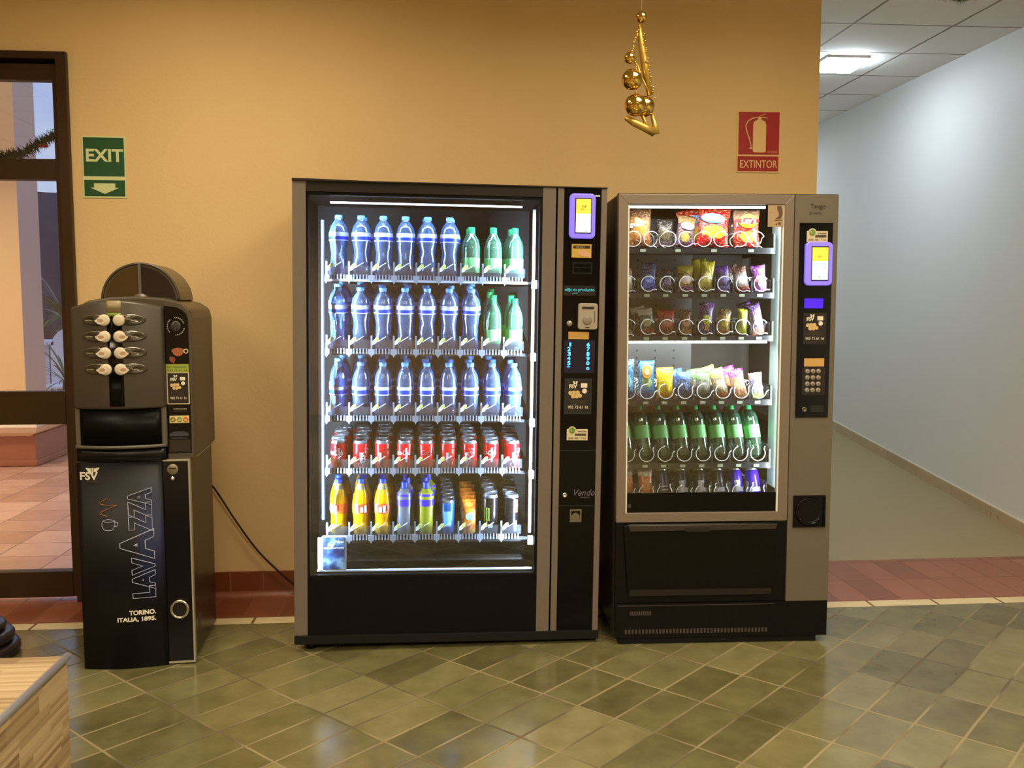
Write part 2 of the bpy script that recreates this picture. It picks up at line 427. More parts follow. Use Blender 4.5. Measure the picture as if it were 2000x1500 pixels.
def palm(x, y, z, n, L, wd, label, trunk=.4):
    e = empty('palm', label, 'palm', Matrix.Translation((x, y, 0)))
    for k in range(n):
        bm = bmesh.new(); leaf(bm, (0, 0, z), k*2.4, .1+1.2*((k*7) % n)/n, L*(.8+.3*random.random()), wd, .45)
        obj('leaf', bm, lf.m, e, True)
    bm = bmesh.new(); lathe(bm, [(.06, 0), (.05, z*.6), (.035, z+.02)], 8); obj('trunk', bm, mat('palm_bark', (70, 52, 36), .9), e)
palm(-3.74, 5.2, .62, 26, .5, .016, 'spiky low palm nearest the glass door, just right of the pillar')
palm(-5.2, 9.0, 1.2, 30, 1.1, .03, 'taller fan palm further back, in front of the rocky slope')
palm(-6.4, 11.0, .9, 30, 1.0, .05, 'broad dark green palm in the shade behind the white chair')
ch = empty('garden_chair', 'white garden chair with rounded back, beside the palms outside', 'chair', Matrix.Translation((-4.45, 7.0, 0)))
wh = mat('white_resin', (225, 228, 240), .4)
bm = bmesh.new(); prism(bm, [(-.24, .45), (.24, .45)]+[(.24*cos(a*pi/10), .85+.28*sin(a*pi/10)) for a in range(11)], .2, .225); obj('backrest', bm, wh, ch)
B('seat', wh, ch, (-.25, .25, -.25, .22, .42, .45), bev=.01)
for sx in (-.22, .2):
    for sy in (-.24, .2): B('leg', wh, ch, (sx, sx+.03, sy, sy+.03, 0, .42))
tb = empty('garden_table', 'white garden table outside, left of the white chair', 'table', Matrix.Translation((-4.95, 7.6, 0)))
B('table_top', wh, tb, (-.45, .3, -.4, .4, .92, .96)); B('table_leg', wh, tb, (-.06, .06, -.06, .06, 0, .92))
# garlands
def garland(name, pts, r, label, col=(30, 44, 26)):
    bm = bmesh.new(); rnd = random.Random(3)
    for p, q in zip(pts, pts[1:]):
        p, q = Vector(p), Vector(q); n = int((q-p).length/.0045)+1
        for k in range(n):
            c = p.lerp(q, k/n)
            for _ in range(9):
                d = Vector((rnd.gauss(0, 1), rnd.gauss(0, 1), rnd.gauss(0, 1))).normalized()
                e = d.orthogonal().normalized()*.0045*(r/.06); tip = c+d*r*(.6+.5*rnd.random())
                a, b, f = bm.verts.new(c+e), bm.verts.new(c-e), bm.verts.new(tip); bm.faces.new((a, b, f))
    return tag(obj(name, bm, mat('tinsel_green'+name, col, .6)), label, 'garland')
import math as _m
gp = [(-2.65, .55, 2.20), (-2.35, .55, 2.13), (-2.1, .55, 2.17), (-1.98, .55, 2.24), (-1.86, .55, 2.31), (-1.78, .55, 2.40)]
garland('door_garland', gp, .05, 'dark green tinsel garland looped outside behind the top door pane')
garland('ceiling_garland', [(1.58, -1.5, 2.395), (1.65, -1.5, 2.368), (1.69, -1.5, 2.366), (1.76, -1.5, 2.39)], .024, 'tip of green garland dropping into the picture from the top right', (44, 56, 34))
B('garland_cord', mat('garland_cord', (60, 60, 50), .8), bpy.data.objects['ceiling_garland'], (1.679, 1.681, -1.501, -1.499, 2.39, ZC))
B('garland_cord', mat('garland_cord', (60, 60, 50), .8), bpy.data.objects['door_garland'], (-2.651, -2.649, .549, .551, 2.2, 3.2), (-1.771, -1.769, .549, .551, 2.4, 3.2), (-3, -1.5, .5, .6, 3.2, 3.24))
B('red_bow', mat('red_ribbon', (170, 20, 50), .4), bpy.data.objects['door_garland'], (-2.0, -1.955, .49, .50, 2.19, 2.205))

# corridor ceiling lamp
cl = empty('ceiling_lamp', 'square glowing panel lamp recessed in the corridor ceiling', 'lamp', Matrix.Translation((2.70, 1.72, ZC)))
B('diffuser', mat('lamp_diffuser', (235, 244, 255), .4, emit=66, ecol=(226, 240, 255)), cl, (-.13, .13, -.13, .13, -.045, -.004))
bm = bmesh.new(); frame(bm, -.145, .145, -.145, .145, .016, 0, .016); 
for v in bm.verts: v.co = (v.co.x, v.co.z, -v.co.y)
obj('lamp_frame', bm, white, cl)
area('corridor_fill_light', (2.45, 4.2, ZC-.03), (0, 0, 0), .3, 15, (.8, .9, 1), 178)  # added fill, no lamp stands here; brightens the far corridor wall
# signs
signgreen = mat('sign_green', (16, 74, 34), .5); glow = mat('sign_cream', (206, 214, 160), .6); signred = mat('sign_red', (160, 14, 14), .5); signcream = mat('sign_pale', (226, 190, 130), .6)
sg = empty('exit_sign', 'green EXIT sign with a down arrow, on the ochre wall', 'sign', place(-1.610, -.004, 0, .004, 1.885))
B('sign_plate', glow, sg, (0, .192, 0, .004, 0, .278))
B('sign_panel', signgreen, sg, (.006, .186, -.0012, 0, .098, .272)); B('sign_panel', signgreen, sg, (.006, .186, -.0012, 0, .008, .080))
text('lettering', 'EXIT', .078, .014, .165, -.002, glow, sg, width=.165, offset=.0022)
bm = bmesh.new(); prism(bm, [(.096, .018), (.160, .046), (.143, .046), (.143, .066), (.049, .066), (.049, .046), (.032, .046)], -.0022, -.0010); obj('arrow', bm, glow, sg)
sg = empty('extinguisher_sign', 'red EXTINTOR sign picturing a fire extinguisher, on the ochre wall', 'sign', place(1.444, -.004, 0, -.002, 2.030))
B('sign_plate', signcream, sg, (0, .214, 0, .004, 0, .294))
B('sign_panel', signred, sg, (.007, .208, -.0012, 0, .086, .287)); B('sign_panel', signred, sg, (.005, .206, -.0012, 0, .007, .078))
text('lettering', 'EXTINTOR', .052, .0135, .023, -.002, signcream, sg, width=.184, offset=.0004)
bm = bmesh.new()
prism(bm, rrect(.078, .142, .096, .235, .008), -.0022, -.001); prism(bm, [(.080, .233), (.140, .233), (.138, .241), (.118, .252), (.117, .264), (.103, .264), (.102, .252), (.082, .241)], -.0024, -.001)
cvs = [(.103, .262), (.075, .257), (.052, .244), (.042, .222), (.046, .196), (.058, .166), (.067, .136), (.070, .12)]
tube(bm, [(x, -.0018, z) for x, z in cvs], .0032, 6); tube(bm, [(.106, -.0018, .264), (.138, -.0018, .279)], .002, 6); tube(bm, [(.11, -.0018, .262), (.149, -.0018, .258)], .0028, 6)
prism(bm, [(.062, .112), (.076, .112), (.073, .126), (.066, .126)], -.0022, -.001)
obj('extinguisher_symbol', bm, signcream, sg)
B('maker_mark', mat('faded_red_print', (186, 84, 66), .6), sg, (.150, .2, -.0022, -.001, .092, .105))
# hanging ornament
gold = mat('polished_gold', (214, 176, 96), .12, 1.0); glit = mat('gold_glitter', (196, 164, 80), .4, .8)
on = empty('christmas_ornament', 'gold tree-shaped christmas ornament with baubles hanging on a thread', 'ornament', Matrix.Translation((.709, -1.2, 2.36)))
def P(px, py): return ((px-1253)*.00178*.98, (52-py)*.00178)   # from picture size to metres on the ornament
bm = bmesh.new(); tube(bm, [(0, 0, .03), (0, 0, ZC-2.36)], .0008, 5); obj('thread', bm, mat('pale_thread', (220, 205, 170), .7), on)
def bauble(px, py, r, dy, nm='bauble', m=gold):
    x, z = P(px, py); bm = bmesh.new(); lathe(bm, [(max(1e-4, r*sin(pi*k/12)), -r*cos(pi*k/12)) for k in range(13)], 20, (x, dy, z)); return obj(nm, bm, m, on, True)
bauble(1253, 40, .020, 0); bauble(1229, 119, .020, -.01); bauble(1234, 160, .036, -.012); bauble(1241, 209, .038, -.015); bauble(1262, 208, .036, .01)
rnd = random.Random(5)
for pts, nm in (([(1249, 56), (1241, 80), (1234, 105), (1229, 120)], 'bead_string'), ([(1240, 120), (1246, 150), (1240, 190), (1238, 220)], 'bead_string')):
    bm = bmesh.new()
    for (ax, ay), (bx, by) in zip(pts, pts[1:]):
        for k in range(6):
            x, z = P(ax+(bx-ax)*k/6+rnd.uniform(-1.5, 1.5), ay+(by-ay)*k/6); r = .0045
            lathe(bm, [(1e-4, -r), (r*.7, -r*.7), (r, 0), (r*.7, r*.7), (1e-4, r)], 8, (x, rnd.uniform(-.006, .004), z))
    obj(nm, bm, glit, on, True)
bm = bmesh.new()
def bar(pts, r, bm=bm):
    tube(bm, [(P(x, y)[0], dy, P(x, y)[1]) for x, y, dy in pts], r, 8)
bar([(1250, 58, 0), (1252, 80, .004), (1262, 130, .01), (1274, 186, .012)], [.005, .010, .014, .011])
bar([(1222, 232, -.01), (1240, 242, -.01), (1262, 250, 0), (1282, 258, .01)], [.009, .013, .013, .015])
bar([(1252, 215, .0), (1262, 238, .0), (1270, 250, .0)], .006)
bar([(1278, 222, .012), (1284, 244, .012), (1286, 260, .012)], [.006, .010, .015])
bar([(1246, 130, 0), (1252, 150, 0), (1262, 168, 0), (1268, 178, 0)], .004)
obj('tree_frame', bm, glit, on, True)
bm = bmesh.new()
for k in range(22):
    f = k/21; x, z = P(1255+f*22+rnd.uniform(-2, 4), 70+f*120+rnd.uniform(-3, 3)); r = .0035
    lathe(bm, [(1e-4, -r), (r, 0), (1e-4, r)], 6, (x, rnd.uniform(-.012, .0), z))
obj('glitter_beads', bm, gold, on, True)

# low table in the near left corner
t = NT('striped_wood_laminate'); c3 = t.coord(); o = t.xyz(c3)
def wood_nodes(t, along, across):
    row = t.math('FLOOR', t.math('DIVIDE', across, .042)); sh = t.white(t.vec(row, 3.0))
    seg = t.math('FLOOR', t.math('ADD', t.math('DIVIDE', along, .17), t.math('MULTIPLY', sh, 5.0)))
    st = t.white(t.vec(t.math('FLOOR', t.math('DIVIDE', across, .0105)), seg))
    blk = t.white(t.vec(row, seg))
    fine = t.noise(t.vec(t.math('MULTIPLY', along, 3.0), t.math('MULTIPLY', across, 90.0)), 1.0, 3)
    return t.math('ADD', t.math('MULTIPLY', st, .35), t.math('ADD', t.math('MULTIPLY', blk, .4), t.math('MULTIPLY', fine, .25)))
gm = t.n('NewGeometry'); nz = t.xyz(gm.outputs['Normal'])[2]
top = t.ramp(wood_nodes(t, o[0], o[1]), [(.25, lin((136, 112, 80))), (.5, lin((170, 146, 110))), (.75, lin((192, 170, 134)))])
sid = t.ramp(wood_nodes(t, o[1], o[2]), [(.3, lin((128, 102, 74))), (.5, lin((154, 130, 98))), (.72, lin((180, 156, 124)))])
t.base(t.mix(t.math('GREATER_THAN', nz, .5), sid, top)); t.p(Roughness=.4)
bx = empty('low_table', 'wood-laminate block table with metal edging in the near left corner', 'table', Matrix.Translation((-.958, -2.041, 0)))
B('table_body', t.m, bx, (-1.1, 0, -1.3, 0, 0, .494))
edge = mat('brushed_steel', (196, 198, 214), .3, .6)
bm = bmesh.new(); tube(bm, [(.003, -1.3, .494), (.003, .0, .494)], .010, 10); obj('metal_edge', bm, edge, bx)
# black ringed stand on the floor behind the table
st = empty('round_stand_base', 'black round ringed base standing on the green tiles by the door', 'stand', Matrix.Translation((-1.90, -.70, 0)))
for z0, z1, r, m in ((0, .05, .215, 'a'), (.052, .098, .195, 'b'), (.10, .135, .165, 'c')):
    bm = bmesh.new(); h = z1-z0
    lathe(bm, [(.02, z0), (r-.015, z0), (r, z0+h*.3), (r, z0+h*.6), (r-.012, z1-.004), (r-.03, z1), (.02, z1)], 36); obj('ring', bm, mat('black_rubber', (34, 28, 34), .3), st, False)
bm = bmesh.new(); lathe(bm, [(.0001, .136), (.13, .136), (.135, .142), (.12, .15), (.0001, .153)], 36); obj('cap', bm, mat('grey_rubber_cap', (92, 86, 74), .5), st)
# power cord
bm = bmesh.new()
pts = [(-1.15, -.30, .72), (-1.10, -.12, .62), (-1.048, -.06, .537), (-.96, -.05, .385), (-.865, -.045, .24), (-.77, -.045, .135), (-.69, -.045, .06), (-.62, -.05, .016), (-.5, -.05, .008)]
def smooth_pts(p, n=5):
    o = []
    for i in range(len(p)-1):
        a, b, c, d = [Vector(p[min(max(i+k, 0), len(p)-1)]) for k in (-1, 0, 1, 2)]
        for j in range(n):
            u = j/n; o.append(.5*((2*b)+(c-a)*u+(2*a-5*b+4*c-d)*u*u+(-a+3*b-3*c+d)*u**3))
    return o+[Vector(p[-1])]
tube(bm, smooth_pts(pts), .0045, 8); tag(obj('power_cord', bm, mat('brown_black_cord', (40, 14, 10), .5)), 'dark power cord hanging against the wall between coffee and drinks machines', 'cord')
def bend(o, f):
    for v in o.data.vertices: v.co.y += f(v.co.x)
    return o
gold_coin = mat('printed_gold', (196, 168, 110), .5); printw = mat('printed_white', (216, 208, 192), .6); stk_black = mat('sticker_black', (22, 16, 14), .4)
beige = mat('sticker_beige', (196, 182, 150), .6); wgreen = mat('sticker_green', (96, 130, 50), .6); inkd = mat('dark_ink', (70, 60, 52), .7)
def fsv_sticker(par, u0, u1, v0, v1, y=-.002, edge=None, f=lambda x: 0, wings=True):
    W_, H_ = u1-u0, v1-v0; s = W_/.103
    if edge: bend(B('sticker_border', edge, par, (u0-.004, u1+.004, y+.0004, y+.001, v0-.004, v1+.004)), f)
    o = []
    o.append(B('service_sticker', stk_black, par, (u0, u1, y, y+.0005, v0, v1)))
    Q = lambda a, b: (u0+a*W_, v0+b*H_)
    bm = bmesh.new()
    x, z = Q(.38, .86); prism(bm, [(x-.010*s, z+.013*s), (x-.002*s, z+.011*s), (x-.001*s, z), (x-.007*s, z+.001*s)], y-.0006, y); prism(bm, [(x+.010*s, z+.013*s), (x+.002*s, z+.011*s), (x+.001*s, z), (x+.007*s, z+.001*s)], y-.0006, y)
    o.append(obj('wing_logo', bm, printw, par))
    o.append(text('lettering', 'FSV', .021*s, *Q(.13, .745), y-.0006, printw, par, offset=.0008*s))
    bm = bmesh.new()
    for a, b, r in ((.2, .6, .009), (.34, .61, .009), (.48, .61, .009), (.30, .5, .0085), (.44, .5, .0085), (.58, .52, .008)):
        x, z = Q(a, b); prism(bm, disc(x, z, r*s, 16), y-.0006-r*.02, y)
    o.append(obj('coin_print', bm, gold_coin, par))
    bm = bmesh.new(); x, z = Q(.72, .76); prism(bm, [(x-.012*s, z), (x+.014*s, z), (x+.014*s, z+.018*s), (x-.012*s, z+.018*s)], y-.0006, y)
    x, z = Q(.75, .66); prism(bm, disc(x, z, .010*s, 18), y-.0006, y); o.append(obj('payment_print', bm, printw, par))
    bm = bmesh.new()
    for k in range(3):
        x, z = Q(.2, .36-.06*k); box(bm, x, x+.6*W_, y-.0005, y, z, z+.0015*s)
    o.append(obj('small_print', bm, inkd, par))
    o.append(text('lettering', '902 73 61 16', .016*s, *Q(.1, .14), y-.0006, printw, par, width=.8*W_))
    for q in o: bend(q, f)
def chat_sticker(par, u0, u1, v0, v1, y=-.002):
    H_ = v1-v0
    B('contact_sticker', beige, par, (u0, u1, y, y+.0006, v0, v1))
    bm = bmesh.new(); prism(bm, disc(u0+.022, v1-.006, .017), y-.0006, y+.0006, 0); prism(bm, disc(u0+.022, v1-.006, .0125), y-.0012, y-.0006, 1)
    tube(bm, [(u0+.016, y-.0013, v1-.001), (u0+.018, y-.0013, v1-.009), (u0+.028, y-.0013, v1-.012)], .0016, 5, 0)
    obj('phone_symbol', bm, [beige, wgreen], par)
    text('lettering', 'WHATSAPP', .008, u0+.044, v1-.012, y-.0006, inkd, par, width=u1-u0-.05)
    B('sticker_bar', inkd, par, (u0+.034, u1-.006, y-.0006, y, v0+.018, v0+.028))
    text('lettering', '608 481 710', .012, u0+.006, v0+.005, y-.0006, mat('olive_ink', (120, 104, 50), .7), par, width=u1-u0-.014)
bezel = mat('lit_violet_bezel', (128, 112, 235), .3, emit=.62, ecol=(122, 108, 250))
def terminal(par, u0, u1, v0, v1, body):
    a = obj('card_reader', bmesh.new(), bezel, par); bpy.data.objects.remove(a)
    bm = bmesh.new(); prism(bm, rrect(u0, u1, v0, v1, .018, 6), -.016, 0); e = obj('card_reader', bm, bezel, par, mod=.004)
    su0, su1, sv0, sv1 = u0+.026, u1-.020, v0+.024, v1-.022
    B('screen_surround', mat('screen_black', (16, 10, 14), .2), e, (su0-.004, su1+.003, -.0175, -.0155, sv0-.004, sv1+.004))
    sp = sv0+(sv1-sv0)*.56
    B('screen', mat('screen_yellow', (255, 200, 60), .4, emit=.85, ecol=(255, 196, 70)), e, (su0, su1, -.0185, -.0172, sp, sv1))
    B('screen', mat('screen_white', (240, 245, 255), .4, emit=1.15, ecol=(240, 246, 255)), e, (su0, su1, -.0185, -.0172, sv0, sp))
    pk = mat('screen_mark', (200, 110, 60), .5)
    c = (su0+su1)/2
    bm = bmesh.new(); prism(bm, [(c-.004, sp+.024), (c-.001, sp+.024), (c-.002, sp+.032), (c-.006, sp+.034)], -.0192, -.0184); prism(bm, [(c+.008, sp+.024), (c+.003, sp+.024), (c+.005, sp+.033), (c+.01, sp+.034)], -.0192, -.0184)
    obj('screen_logo', bm, pk, e); text('lettering', 'FSV', .010, c-.012, sp+.013, -.0188, pk, e)
    if body == 'S':
        ik = mat('screen_ink', (120, 150, 170), .5)
        text('lettering', 'Seleccione', .007, su0+.004, sp-.012, -.0188, ik, e, width=.044); text('lettering', '0,00', .008, su1-.024, sp-.030, -.0188, ik, e); text('lettering', '€', .012, c-.004, sv0+.010, -.0188, ik, e)

# ------------------------------------------------------------------ drinks vending machine
MD = place(-.5823, -.7574, .0148, .0151, .07)
D = empty('drinks_vending_machine', 'wide black glass-front drinks vending machine with silver upright strips', 'vending machine', MD)
WD, HD, DD = 1.234, 1.807, .70
inner = mat('cabinet_interior_black', (20, 17, 16), .5, spec=.3)
B('cabinet', [matte, inner], D, (.004, .022, .03, DD, 0, HD-.004), (WD-.022, WD-.004, .03, DD, 0, HD-.004), (.022, WD-.022, DD-.02, DD, 0, HD-.004, 1),
  (.022, WD-.022, .03, DD-.02, HD-.03, HD-.004, 1), (.022, WD-.022, .03, DD-.02, 0, .03, 1), (1.0, 1.03, .05, DD-.02, .03, HD-.03, 1), (.022, 1.0, .03, .045, .03, .225, 1))
B('plinth', matte, D, (0, WD+.003, -.012, .03, -.035, 0), (.03, WD-.03, .03, DD, -.033, -.001), bev=.002)
for u in (.06, WD-.09):
    for w_ in (.05, .6):
        bm = bmesh.new(); lathe(bm, [(.022, -(.07-.0151*u)+.001), (.022, -.05+.012*u*0), (.014, -.034)], 14, (u, w_, 0)); obj('foot', bm, black, D)
for x0, x1 in ((0, .052), (.976, 1.029), (1.036, 1.061), (1.211, WD)):
    B('upright_strip', silver, D, (x0, x1, -.006, .03, 0, 1.803), bev=.0015)
bm = bmesh.new(); box(bm, .052, .976, -.004, .03, 1.764, 1.803); prism(bm, [(.0, 1.803), (0, 1.812), (.06, 1.812), (.3, 1.808), (WD, 1.807), (WD, 1.803)], -.012, DD-.05)
obj('top_bar', bm, mat('bronze_black_sheet', (30, 24, 20), .45, spec=.3), D)
B('lower_panel', mat('ribbed_black_panel', (6, 5, 5), .5, spec=.15), D, (.052, .976, -.002, .03, .0, .228))
B('door_gasket', black, D, (.052, .060, .004, .028, .228, 1.764), (.966, .976, .004, .028, .228, 1.764), (.06, .966, .004, .028, .228, .243), (.06, .966, .004, .028, 1.752, 1.764))
B('glass_pane', glass, D, (.060, .966, .012, .016, .243, 1.752))
led = mat('led_tube_dim', (70, 80, 105), .3, emit=.25, ecol=(170, 192, 240)); ledb = mat('led_tube_bright', (120, 130, 150), .3, emit=.7, ecol=(222, 232, 255))
for u, m, v0, v1 in ((.110, led, .46, 1.66), (.950, ledb, .40, 1.72)):
    bm = bmesh.new(); tube(bm, [(u, .055, v0), (u, .055, v1)], .0065, 10); obj('led_tube', bm, m, D)
B('light_bar', mat('bar_white', (225, 232, 240), .3, emit=1.0, ecol=(225, 235, 245)), D, (.135, .905, .098, .104, 1.731, 1.738))
B('light_bar', mat('bar_cool', (200, 212, 232), .3, emit=.6, ecol=(190, 205, 230)), D, (.084, .962, .052, .066, .245, .2505))
COOL = (.56, .72, 1.0)
def strip_light(name, par, loc, rot, sx, sy, power, color=COOL):
    o = area(name, (0, 0, 0), (0, 0, 0), sx, power, color, 170, sy)
    o.parent = par; o.location = loc; o.rotation_euler = rot
    return o
# LED strips behind the door's side frames, shining across the shelves
strip_light('side_led_light', D, (.066, .022, 1.0), (0, radians(-90), radians(38)), 1.4, .012, 42)
strip_light('side_led_light', D, (.960, .022, 1.0), (0, radians(90), radians(-38)), 1.4, .012, 46)
strip_light('top_led_light', D, (.52, .06, 1.742), (radians(20), 0, 0), .8, .02, 3.5)
# the lit shelves
clearw = clear_mat('clear_shelf_plastic', (240, 244, 250), (215, 225, 245), .07, .7, .06, .12)
lit_clip = clear_mat('lit_clip_plastic', (225, 232, 245), (226, 234, 252), .55, .9, .1, .2)  # clips and teeth whitened to imitate LED light on clear plastic
tagm = mat('price_tag_yellow', (206, 214, 70), .5); tagw = mat('price_tag_white', (230, 232, 225), .5)
LANE0, LP = .165, .0895
SH = [(1.434, .0), (1.138, .20), (.866, .15), (.650, .08), (.372, .07)]
def stop_mesh():
    bm = bmesh.new()
    prism(bm, [(-.013, -.006), (-.004, -.012), (0, -.022), (.004, -.012), (.013, -.006), (.013, .014), (-.013, .014)], -.006, .004)
    box(bm, -.0035, .0035, .0, .006, .014, .068)
    box(bm, -.0445+.0447, .0895-.006, .006, .0075, .012, .050, 1)
    for k in range(5):
        x = .019+k*.0128; prism(bm, [(x-.0022, .016), (x-.0034, -.006), (x+.0034, -.006), (x+.0022, .016)], -.006, -.001)
    return bm
stop0 = None
for si, (v, k) in enumerate(SH):
    bm = bmesh.new(); vs = []
    for u, w_, z in ((.118, .10, 0), (.958, .10, 0), (.958, .60, .50*k), (.118, .60, .50*k)): vs.append((u, w_, v+z))
    a = [bm.verts.new(p) for p in vs]; b = [bm.verts.new((p[0], p[1], p[2]-.012)) for p in vs]
    bm.faces.new(a); bm.faces.new(list(reversed(b)))
    for q in range(4): bm.faces.new((a[q], b[q], b[(q+1) % 4], a[(q+1) % 4]))
    tray = obj('shelf_tray', bm, inner, D)
    B('front_rail', clearw if si else mat('lit_white_rail', (225, 230, 250), .4), tray, (.112, .962, .090, .100, v-.012, v-.003), label='clear rail along the shelf front')
    bm = bmesh.new()
    for i in range(10):
        u = LANE0-LP/2+i*LP
        vv = [bm.verts.new(p) for p in ((u, .105, v), (u, .59, v+.49*k), (u, .59, v+.49*k+.035), (u, .105, v+.035))]; bm.faces.new(vv)
    obj('lane_divider', bm, clearw, tray)
    if si != 4:
        pass
    B('shelf_bracket', white, tray, (.946, .968, .075, .10, v-.03, v+.004), bev=.003)
    for i in range(9):
        u = LANE0-LP/2+i*LP
        if stop0 is None:
            stop0 = obj('lane_stop', stop_mesh(), [lit_clip, clearw], D); s = stop0
            bm = bmesh.new(); prism(bm, [(.004, .030), (.014, .034), (.030, .052), (.028, .062), (.018, .060), (.004, .044)], -.004, -.0025, 0); prism(bm, [(.014, .040), (.028, .050), (.028, .060), (.018, .057)], -.0046, -.004, 1)
            tag0 = obj('price_tag', bm, [tagw, tagm], s)
            bm = bmesh.new(); tube(bm, [(.026, -.003, .044), (.058, -.002, .064)], .0013, 5); fl0 = obj('flap_glint', bm, mat('flap_glint_white', (225, 230, 240), .3), s)  # white tube imitates light reflected off the flap edge
        else:
            s = stop0.copy(); COL.objects.link(s)
            for ch in (tag0, fl0):
                c = ch.copy(); COL.objects.link(c); c.parent = s
        s.parent = D; s.location = (u, .088, v)
# lower bay
B('bay_ledge', mat('bay_grey_sheet', (52, 48, 46), .4), D, (.11, .93, .20, .26, .325, .333), (.11, .93, .14, .2, .262, .270))
for u, z in ((.16, .33), (.74, .335), (.80, .335)):
    bm = bmesh.new(); lathe(bm, [(.006, 0), (.006, .004), (.0001, .006)], 10, (u, .195, z+.002)); obj('bolt', bm, chrome, D, True)
lf_ = B('leaflet', [white], D, (.106, .202, .040, .044, .252, .396), (.088, .106, .046, .048, .255, .388), label='blue printed leaflet card inside the glass')
t = NT('leaflet_print'); c = t.coord()
t.base(t.ramp(t.noise(c, 18, 3), [(.38, lin((34, 36, 74))), (.5, lin((44, 76, 122))), (.66, lin((130, 156, 176)))])); t.p(Roughness=.4)
B('leaflet_print', t.m, lf_, (.108, .196, .0388, .040, .258, .390))
text('lettering', 'New', .018, .156, .366, .0382, white, lf_, shear=.3); text('lettering', 'Boy', .018, .126, .354, .0382, white, lf_, shear=.3); text('lettering', 'GENERATION', .009, .112, .343, .0382, white, lf_, width=.08)
# back wall of the bay: ventilation slots at the top
bm = bmesh.new()
for i in range(22):
    for j in range(2): box(bm, .30+i*.028, .318+i*.028, DD-.024, DD-.019, 1.62+j*.018, 1.628+j*.018)
obj('ventilation_slots', bm, mat('slot_grey', (84, 78, 72), .5), D)
# service column
svc = B('service_panel', gloss, D, (1.061, 1.211, .002, .03, .0, 1.803)); svc['label'] = 'gloss black service column with keypad'
terminal(svc, 1.082, 1.187, 1.604, 1.781, 'D')
st_y = mat('notice_yellow', (196, 160, 60), .5)
n_ = B('notice', st_y, svc, (1.096, 1.176, .0, .002, 1.529, 1.583)); B('notice_bar', stk_black, n_, (1.102, 1.170, -.001, 0, 1.566, 1.577)); text('lettering', 'USE AQUI', .008, 1.113, 1.568, -.0014, beige, n_)
bm = bmesh.new(); prism(bm, [(1.118, 1.545), (1.135, 1.561), (1.150, 1.560), (1.172, 1.545), (1.174, 1.533), (1.140, 1.533)], -.001, 0); obj('hand_print', bm, mat('pink_print', (206, 160, 124), .6), n_)
bm = bmesh.new(); frame(bm, 1.098, 1.180, 1.463, 1.512, .008, -.006, .002); box(bm, 1.106, 1.172, -.003, .002, 1.488, 1.492); obj('note_slot', bm, black, svc)
l_ = B('display', mat('display_dark', (30, 26, 30), .2), svc, (1.066, 1.196, -.001, .002, 1.378, 1.418)); cy = mat('cyan_led', (40, 170, 200), .4, emit=.12, ecol=(30, 170, 210))
text('lettering', 'elija su producto', .017, 1.071, 1.396, -.0016, cy, l_, width=.12, offset=.0006); text('lettering', 'gracias', .008, 1.102, 1.385, -.0016, cy, l_)
grey = mat('coin_unit_grey', (150, 142, 128), .4)
bm = bmesh.new(); prism(bm, rrect(1.126, 1.205, 1.243, 1.348, .010), -.010, .002); cu = obj('coin_unit', bm, grey, svc, mod=.002)
B('coin_slot', stk_black, cu, (1.141, 1.190, -.0112, -.0098, 1.325, 1.334)); bm = bmesh.new(); lathe(bm, [(.0185, -.001), (.0185, -.012), (.015, -.014), (.0001, -.012)], 24, (1.163, 0, 1.280), 'y'); obj('coin_button', bm, mat('coin_button_grey', (128, 120, 108), .4), cu)
B('coin_line', inkd, cu, (1.192, 1.194, -.011, -.0098, 1.268, 1.318), (1.155, 1.172, -.0112, -.0098, 1.249, 1.253))
bm = bmesh.new(); lathe(bm, [(.012, .002), (.012, -.006), (.009, -.009), (.0001, -.010)], 20, (1.092, 0, 1.266), 'y'); obj('push_button', bm, mat('button_silver', (150, 146, 136), .35, .6), svc, True)
B('amber_label', mat('amber_label', (176, 134, 62), .6), svc, (1.089, 1.173, .0005, .002, 1.203, 1.233))
kd = mat('keypad_blue_glow', (70, 190, 255), .4, emit=2.0, ecol=(60, 170, 255))
kp = B('keypad', mat('keypad_dark', (8, 6, 30), .3, emit=.006, ecol=(20, 10, 255)), svc, (1.072, 1.198, .0, .002, 1.066, 1.200))
for cu_, s_ in ((1.086, '12345*'), (1.164, '67890o')):
    for i, ch_ in enumerate(s_): text('key', ch_, .021, cu_, 1.1745-i*.0188, -.0006, kd, kp, width=.007 if ch_ == '1' else .013, offset=.0006)
for i in range(6):
    for cu_ in (1.0925, 1.1705):
        pass
kl = bpy.data.lights.new('keypad_glow_light', 'AREA'); kl.energy = .05; kl.color = (.1, .15, 1); kl.size = .1
ko = bpy.data.objects.new('keypad_glow_light', kl); COL.objects.link(ko); ko.parent = kp; ko.location = (1.13, -.03, 1.13); ko.rotation_euler = (radians(-90), 0, 0)
bpy.data.objects.remove(ko)
fsv_sticker(svc, 1.082, 1.185, .903, 1.040, 0, edge=mat('teal_edge', (20, 42, 52), .3))
chat_sticker(svc, 1.090, 1.176, .792, .838, 0)
B('panel_seam', mat('seam', (34, 28, 34), .3), svc, (1.061, 1.211, .0008, .002, .748, .751), (1.061, 1.211, .0008, .002, .520, .523))
bm = bmesh.new(); lathe(bm, [(.010, .002), (.010, -.006), (.007, -.008), (.004, -.004), (.0001, -.004)], 18, (1.086, 0, .567), 'y'); obj('lock', bm, chrome, svc)
text('lettering', 'Vendo', .038, 1.116, .564, .0, mat('dim_grey_print', (92, 84, 92), .5), svc, shear=.35, width=.088); text('lettering', 'VENDING', .009, 1.150, .553, .0, mat('dim_grey_print', (92, 84, 92), .5), svc)
